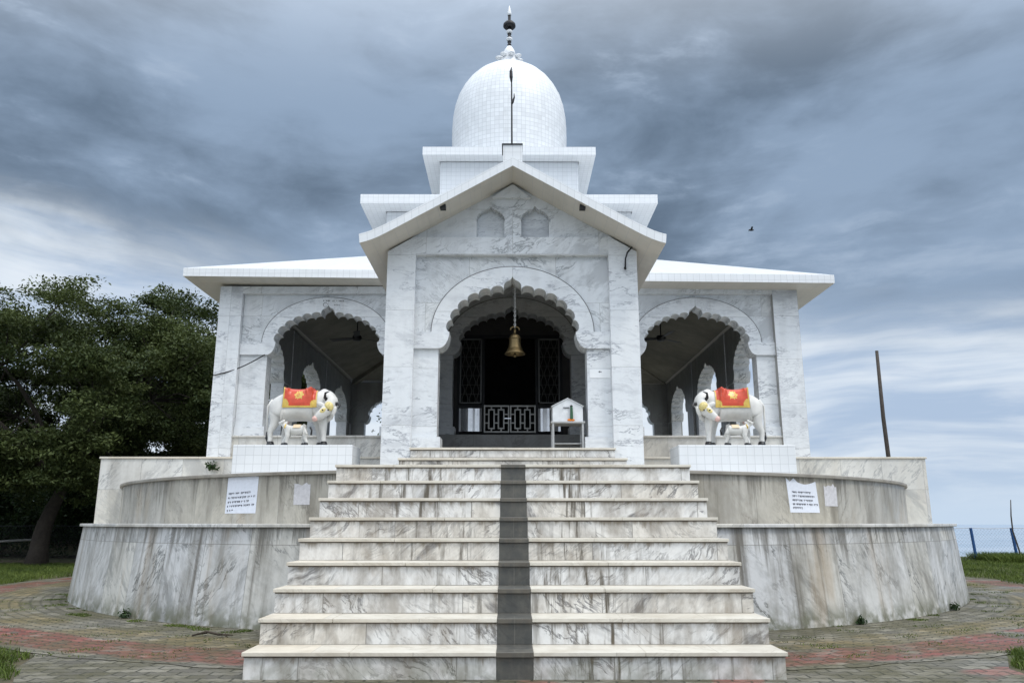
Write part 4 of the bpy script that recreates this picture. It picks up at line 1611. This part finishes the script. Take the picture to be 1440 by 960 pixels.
def tree(name, lab, base, crown_c, crown_r, nclump, nleaf, trunk_r, fork, seed, size=.075, extra=()):
    rd = np.random.default_rng(seed)
    t = thing(name, lab, 'tree', base, 'trees behind the terrace')
    B = Vector(base)
    F = Vector(fork)
    clumps = []
    tries = 0
    while len(clumps) < nclump and tries < 5000:
        tries += 1
        d = rd.normal(size=3)
        d /= np.linalg.norm(d)
        rr = rd.uniform(.35, 1.0) ** .6
        c = np.array(crown_c) + d * np.array(crown_r) * rr
        if c[2] < crown_c[2] - crown_r[2] * .85:
            continue
        clumps.append((c, rd.uniform(.55, 1.15)))
    for c, r in extra:
        clumps.append((np.array(c), r))
    mb = MB()
    w = [B + (F - B) * s + Vector((.12 * math.sin(s * 5 + seed), .1 * math.cos(s * 4 + seed), 0)) * s for s in np.linspace(0, 1, 7)]
    w[0] = B - Vector((0, 0, .15))
    mb.tube(w, [trunk_r * (1.5 - .75 * s if s > .12 else 1.9) for s in np.linspace(0, 1, 7)], 12)
    trunk = obj('trunk', mb, M['bark'], t, smooth=True)
    mb = MB()
    top = w[-1]
    mains = []
    for k in range(7):
        a = k * 2 * pi / 7 + seed
        e = Vector(crown_c) + Vector((math.cos(a) * crown_r[0] * .6, math.sin(a) * crown_r[1] * .6, crown_r[2] * rd.uniform(-.35, .35)))
        mid = top + (e - top) * .5 + Vector((0, 0, .35))
        mb.tube([top - Vector((0, 0, .1)), top + (mid - top) * .5, mid, mid + (e - mid) * .5 + Vector((0, 0, .08)), e], [trunk_r * .6, trunk_r * .45, trunk_r * .34, trunk_r * .24, trunk_r * .14], 7)
        mains += [mid, e, mid + (e - mid) * .5]
    for c, r in clumps:
        cv = Vector(c)
        q = min(mains, key=lambda p: (p - cv).length)
        md = q + (cv - q) * .5 + Vector(rd.normal(size=3) * .15)
        mb.tube([q, md, cv], [trunk_r * .16, trunk_r * .11, .015], 5)
    obj('limbs', mb, M['bark'], t, smooth=True)
    per = nleaf // len(clumps)
    C, T_ = [], []
    for c, r in clumps:
        # sprays inside each clump: flattened pads with gaps
        ns = 16
        tone0 = rd.uniform(.0, .55)
        for _ in range(ns):
            d = rd.normal(size=3)
            d /= np.linalg.norm(d)
            sc_ = c + d * np.array((r, r, r * .55)) * rd.uniform(.3, 1)
            m = per // ns
            p = sc_ + rd.normal(size=(m, 3)) * np.array((.20, .20, .085)) * r
            C.append(p)
            T_.append(np.clip(tone0 + rd.normal(size=m) * .16 + rd.uniform(-.1, .25), 0, 1))
    C = np.concatenate(C) - np.array(OFF[t])
    me = leaf_mesh('crown', C, None, size, M['leaf'], .4, np.concatenate(T_))
    link('crown', me, t)
    return t


tree('broadleaf_tree', 'dark spreading tree with low hanging foliage at the far left', (-11.6, 20.0, 0), (-12.4, 20.4, 4.35), (4.8, 3.2, 3.15), 110, 220000, .165,
     (-11.45, 20.2, 2.0), 3, .050,
     extra=[((-13.6, 19.2, 1.7), .9), ((-10.2, 19.6, 1.9), .8), ((-14.8, 19.6, 1.5), .9), ((-9.3, 20.2, 1.8), .8), ((-12.4, 19.0, 2.1), .7),
           ((-10.0, 20.8, 6.0), 1.0), ((-9.2, 21.2, 5.5), .95), ((-10.8, 21.0, 6.5), .9), ((-8.9, 20.8, 4.6), .9), ((-9.6, 21.4, 6.4), .8)])
tree('broadleaf_tree', 'taller dark tree rising behind the left corner of the temple', (-10.2, 26.0, 0), (-9.6, 26.0, 5.3), (4.3, 3.2, 3.75), 92, 190000, .24,
     (-10.1, 26.0, 2.2), 5, .058)
tree('broadleaf_tree', 'lower dark tree farthest back, under the two larger crowns', (-14.5, 28.0, 0), (-14.5, 28.0, 3.6), (5.2, 2.6, 3.3), 70, 110000, .2,
     (-14.4, 28.0, 1.4), 8, .068)
def bush(name, lab, c, r, n, seed, cat='bush', group='bushes behind the terrace', size=.06):
    rd = np.random.default_rng(seed)
    t = thing(name, lab, cat, (c[0], c[1], c[2]), group)
    mb = MB()
    C, T_ = [], []
    for k in range(14):
        a = rd.uniform(0, 2 * pi)
        q = rd.uniform(.2, .95)
        e = np.array((c[0] + math.cos(a) * r[0] * q, c[1] + math.sin(a) * r[1] * q, c[2] + r[2] * rd.uniform(.35, 1.0) * (1.1 - .4 * q)))
        mb.tube([(c[0] + math.cos(a) * .1, c[1] + math.sin(a) * .1, c[2] - .05), tuple((np.array(c) + e) / 2 + np.array((0, 0, .1))), tuple(e)], [.03, .02, .008], 5)
        m = n // 14
        C.append(e + rd.normal(size=(m, 3)) * np.array((.24, .24, .22)) * min(r[0], 1.4))
        T_.append(np.clip(rd.uniform(.1, .6) + rd.normal(size=m) * .15, 0, 1))
    obj('stems', mb, M['bark'], t)
    C = np.concatenate(C)
    C[:, 2] = np.maximum(C[:, 2], c[2] + .02)
    link('foliage', leaf_mesh('foliage', C - np.array(c), None, size, M['leaf2'], .2, np.concatenate(T_)), t)


for i, (c, r, n, lab) in enumerate((
        ((-15.8, 24.5, 0), (2.2, 1.2, 2.6), 26000, 'dark rounded bush at the far left edge behind the fence'),
        ((-12.6, 25.0, 0), (2.2, 1.2, 2.9), 26000, 'tall dark bush behind the trunk of the spreading tree'),
        ((-9.8, 24.0, 0), (1.9, 1.1, 2.6), 24000, 'dense bush just left of the temple plinth'),
        ((-7.2, 24.8, 0), (1.8, 1.0, 3.4), 20000, 'tall bush hidden partly by the left wing of the temple'),
        ((-19.0, 30.5, 0), (3.2, 1.4, 3.0), 26000, 'wide dark bush farthest back at the left edge of the wood'),
        ((-15.0, 31.0, 0), (3.0, 1.4, 2.8), 26000, 'wide low bush in the gloom behind the trees'),
        ((-11.2, 30.5, 0), (2.8, 1.4, 2.8), 24000, 'dark low bush far behind the dense bush by the plinth'),
        ((-3.3, 25.6, 0), (1.3, .9, 4.3), 14000, 'leafy bush seen through the left wing arch'))):
    bush('bush', lab, c, r, n, 30 + i)


# grass
def blades(areas, name):
    Cs, Hs = [], []
    for fn, n, h in areas:
        got = 0
        while got < n:
            p = fn(n)
            Cs.append(p)
            Hs.append(np.full(len(p), h) * rng.uniform(.5, 1.4, len(p)))
            got += max(1, len(p))
    C, H = np.concatenate(Cs), np.concatenate(Hs)
    n = len(C)
    a = rng.uniform(0, 2 * pi, n)
    w = .0035 + .03 * H * .6
    dx, dy = np.cos(a), np.sin(a)
    ln = rng.normal(size=(n, 2)) * .45
    V = np.empty((n, 5, 3))
    for k, (f, ww) in enumerate(((0, 1), (0, -1), (.55, -.75), (.55, .75), (1, 0))):
        V[:, k, 0] = C[:, 0] + dx * w * ww + ln[:, 0] * H * f * f
        V[:, k, 1] = C[:, 1] + dy * w * ww + ln[:, 1] * H * f * f
        V[:, k, 2] = C[:, 2] + H * f * (1 - .15 * f)
    me = bpy.data.meshes.new(name)
    me.vertices.add(n * 5)
    me.vertices.foreach_set('co', V.reshape(-1))
    idx = np.arange(n)[:, None] * 5 + np.array([0, 1, 2, 3, 3, 2, 4])[None]
    me.loops.add(n * 7)
    me.loops.foreach_set('vertex_index', idx.reshape(-1).astype(np.int32))
    me.polygons.add(n * 2)
    st = (np.arange(n)[:, None] * 7 + np.array([0, 4])[None]).reshape(-1)
    me.polygons.foreach_set('loop_start', st.astype(np.int32))
    me.update()
    me.validate()
    at = me.attributes.new('tone', 'FLOAT', 'FACE')
    tn = np.clip(.45 + .35 * np.sin(C[:, 0] * 3.1 + C[:, 1] * 2.3) * np.sin(C[:, 1] * 1.7) + rng.normal(size=n) * .22, 0, 1)
    at.data.foreach_set('value', np.repeat(tn, 2).astype(np.float32))
    me.materials.append(M['grass'])
    return struct(link(name, me), 'stuff')


def region(x0, x1, y0, y1, test, clump=.5):
    def fn(n):
        x = rng.uniform(x0, x1, n)
        y = rng.uniform(y0, y1, n)
        k = test(x, y)
        nz = np.sin(x * 5.3 + 1.7 * np.sin(y * 3.1)) * np.sin(y * 4.7 + 1.3 * np.sin(x * 2.9))
        k &= rng.uniform(0, 1, n) < .62 + .38 * nz
        x, y = x[k], y[k]
        z = np.array([ground_height(a, b) for a, b in zip(x, y)])
        return np.c_[x, y, z]
    return fn


def rad(x, y):
    return np.hypot(x, y - CY)


blades([
    (region(-6.5, -3.3, 5.0, 8.4, lambda x, y: (rad(x, y) > 8.66) & (x < -3.36 - np.maximum(0, y - 5.6) * .5 + .06 * np.sin(y * 9))), 16000, .055),
    (region(3.3, 6.8, 5.0, 8.6, lambda x, y: (rad(x, y) > 8.66) & (x > 3.45 + np.maximum(0, y - 5.6) * .42 + .05 * np.sin(y * 8))), 16000, .055),
    (region(-16, -6.2, 11, 20.5, lambda x, y: (rad(x, y) > 8.7 + .15 * np.sin(x * 3))), 42000, .075),
    (region(7.5, 17, 13.5, 24.0, lambda x, y: (rad(x, y) > 8.75 + .2 * np.sin(y * 3)) & (rad(x, y) < 17.5)), 52000, .075),
    (region(11.2, 16, 20.6, 22.4, lambda x, y: np.sin(x * 2.4 + 1.5) > .1), 9000, .24),
    (region(-6.9, -2.0, 6.4, 13.0, lambda x, y: (rad(x, y) > 6.83) & (rad(x, y) < 8.8) & (np.sin(x * 7.1 + 2 * np.sin(y * 5.3)) * np.sin(y * 6.3 + np.sin(x * 8)) > .55) & ((rad(x, y) < 7.15) | (rng.uniform(0, 1, len(x)) < .16))), 5000, .022),
    (region(2.1, 8.6, 6.4, 14.0, lambda x, y: (rad(x, y) > 6.83) & (rad(x, y) < 8.9) & (np.sin(x * 6.1 + 2 * np.sin(y * 4.3)) * np.sin(y * 7.3 + np.sin(x * 8)) > .5) & ((rad(x, y) < 7.15) | (rng.uniform(0, 1, len(x)) < .22))), 6500, .022),
], 'grass')


# small weed on the upper coping, twig and litter on the paving
def weed(lab, p, h, n, seed):
    rd = np.random.default_rng(seed)
    C = np.array([(rd.normal() * h * .35, rd.normal() * h * .35, abs(rd.normal()) * h * .5 + .01) for _ in range(n)])
    o = link('weed', leaf_mesh('weed', C, None, h * .3, M['leaf2'], .2))
    o.location = p
    tag(o, lab, 'weed')


weed('small green weed sprouting on the plinth wall left of the left pedestal', (-4.50, 11.95, 1.78), .11, 70, 2)
for i, (x, y, lab) in enumerate(((-4.2, 8.80, 'tuft of weeds at the foot of the left terrace wall'), (3.55, 8.48, 'tuft of weeds at the foot of the right terrace wall near the stairs'),
                                 (5.2, 9.85, 'tuft of weeds at the foot of the right terrace wall near its far end'))):
    weed(lab, (x, 14.55 - math.sqrt(7.02 ** 2 - (x - .095) ** 2), .01), .07, 90, 20 + i)
mb = MB()
tx, ty = -2.75, 7.55
mb.tube([(tx - .16, ty, .02), (tx - .04, ty + .03, .05), (tx + .08, ty + .0, .03), (tx + .2, ty + .04, .02)], [.008, .012, .011, .005], 6)
mb.tube([(tx - .04, ty + .03, .05), (tx - .06, ty + .1, .03), (tx - .13, ty + .14, .015)], [.009, .007, .004], 5)
mb.tube([(tx + .08, ty, .03), (tx + .13, ty - .05, .04), (tx + .19, ty - .06, .015)], [.008, .006, .004], 5)
tag(obj('twig', mb, M['twig'], smooth=True), 'dark dead twig lying on the paving left of the stairs', 'twig')


# ------------------------------------------------------------------ poles and fences
def fence(lab, pts, h, leans, wm, pm, group='chain-link fences'):
    base = pts[0]
    t = thing('chain_link_fence', lab, 'fence', base, group)
    for (x, y, z), ln in zip(pts, leans):
        mb = MB()
        mb.tube([(x, y, z - .1), (x + ln, y, z + h)], .038, 8)
        obj('post', mb, pm, t)
    mb = MB()
    mw = MB()
    for (A, la), (B_, lb) in zip(zip(pts, leans), list(zip(pts, leans))[1:]):
        A, B_ = Vector(A), Vector(B_)
        at_, bt = A + Vector((la, 0, h)), B_ + Vector((lb, 0, h))
        mw.tube([at_ + (bt - at_) * s - Vector((0, 0, .02 * math.sin(pi * s))) for s in np.linspace(0, 1, 6)], .009, 5)
        L_ = (B_ - A).length
        stp = .09
        n = int(L_ / stp)
        d = (B_ - A) / L_
        hh = h - .06

        def P_(u, w):
            q = A + (B_ - A) * (u / L_)
            return q + Vector((la + (lb - la) * u / L_, 0, 0)) * (w / h) + Vector((0, .012, .02 + w))
        wd = .0026
        for sg in (1, -1):
            for k in range(-int(hh / stp) - 1, n + int(hh / stp) + 1):
                u0 = k * stp
                u1 = u0 + sg * hh
                w0, w1 = 0.0, hh
                if sg == 1:
                    if u0 < 0:
                        w0, u0 = -u0, 0
                    if u1 > L_:
                        w1, u1 = hh - (u1 - L_), L_
                else:
                    if u0 > L_:
                        w0, u0 = u0 - L_, L_
                    if u1 < 0:
                        w1, u1 = hh + u1, 0
                if w1 <= w0 + .01:
                    continue
                a_, b_ = P_(u0, w0), P_(u1, w1)
                up = Vector((0, 0, wd))
                mb.add([a_ - up, b_ - up, b_ + up, a_ + up], [(0, 1, 2, 3)])
    obj('top_wire', mw, wm, t)
    obj('wire_mesh', mb, wm, t)


fence('grey wire fence on blue leaning posts at the right edge of the hill', [(9.2, 22.3, -.02), (10.9, 22.1, 0), (12.57, 22.0, 0), (13.66, 21.95, 0), (15.0, 21.9, 0), (16.6, 21.8, -.1)],
      .885, [-.05, -.05, -.06, -.08, -.05, -.05], M['wire'], M['blue'])
fence('shaded wire fence on blue posts under the dark trees at the far left', [(-16.6, 22.2, 0), (-14.6, 22.3, 0), (-12.9, 22.4, 0), (-11.2, 22.5, 0), (-9.4, 22.6, 0)], .95, [.03, 0, .02, 0, .02], M['shadewire'], M['shadeblue'])
mb = MB()
mb.tube([(-15.4, 19.0, .33), (-13.5, 20.2, .52), (-11.9, 21.0, .62)], .03, 8)
tag(obj('pipe_rail', mb, M['greysteel'], smooth=True), 'long grey pipe leaning low under the trees at the far left', 'pipe')

mb = MB()
mb.tube([(7.66, 16.0, -.05), (7.63, 16, 1.5), (7.59, 16, 3.1), (7.60, 16, 4.50)], [.045, .045, .04, .032], 9)
tag(obj('wooden_pole', mb, M['wood'], smooth=True), 'tall bare dark wooden pole leaning slightly behind the right end of the plinth', 'pole')
mb = MB()
mb.tube([(13.56, 21.6, -.1), (13.50, 21.6, .3), (13.40, 21.6, .8), (13.41, 21.6, 1.2), (13.46, 21.6, 1.62)], [.024, .022, .020, .017, .011], 8)
tag(obj('stick', mb, M['wood'], smooth=True), 'thin crooked bare stick standing by the blue post at the right edge', 'stick')

# bird far off in the sky
t = thing('bird', 'tiny dark bird gliding in the grey sky right of the dome', 'bird', (14.6, 45, 18.3))
mb = MB()
mb.ell((14.6, 45, 18.3), (.17, .06, .06), 10, 8)
obj('body', mb, M['iron'], t, smooth=True)
for s2 in (-1, 1):
    mb = MB()
    p = [(14.55, 45, 18.33), (14.68, 45, 18.33), (14.66, 45 + s2 * .2, 18.43), (14.56, 45 + s2 * .2, 18.43), (14.55, 45 + s2 * .42, 18.36)]
    mb.add(p + [(x, y, z + .012) for x, y, z in p], [(0, 1, 2, 3), (3, 2, 4), (8, 7, 6, 5), (9, 7, 8), (0, 3, 8, 5), (1, 6, 7, 2), (2, 7, 9, 4), (4, 9, 8, 3)])
    obj('wing', mb, M['iron'], t)
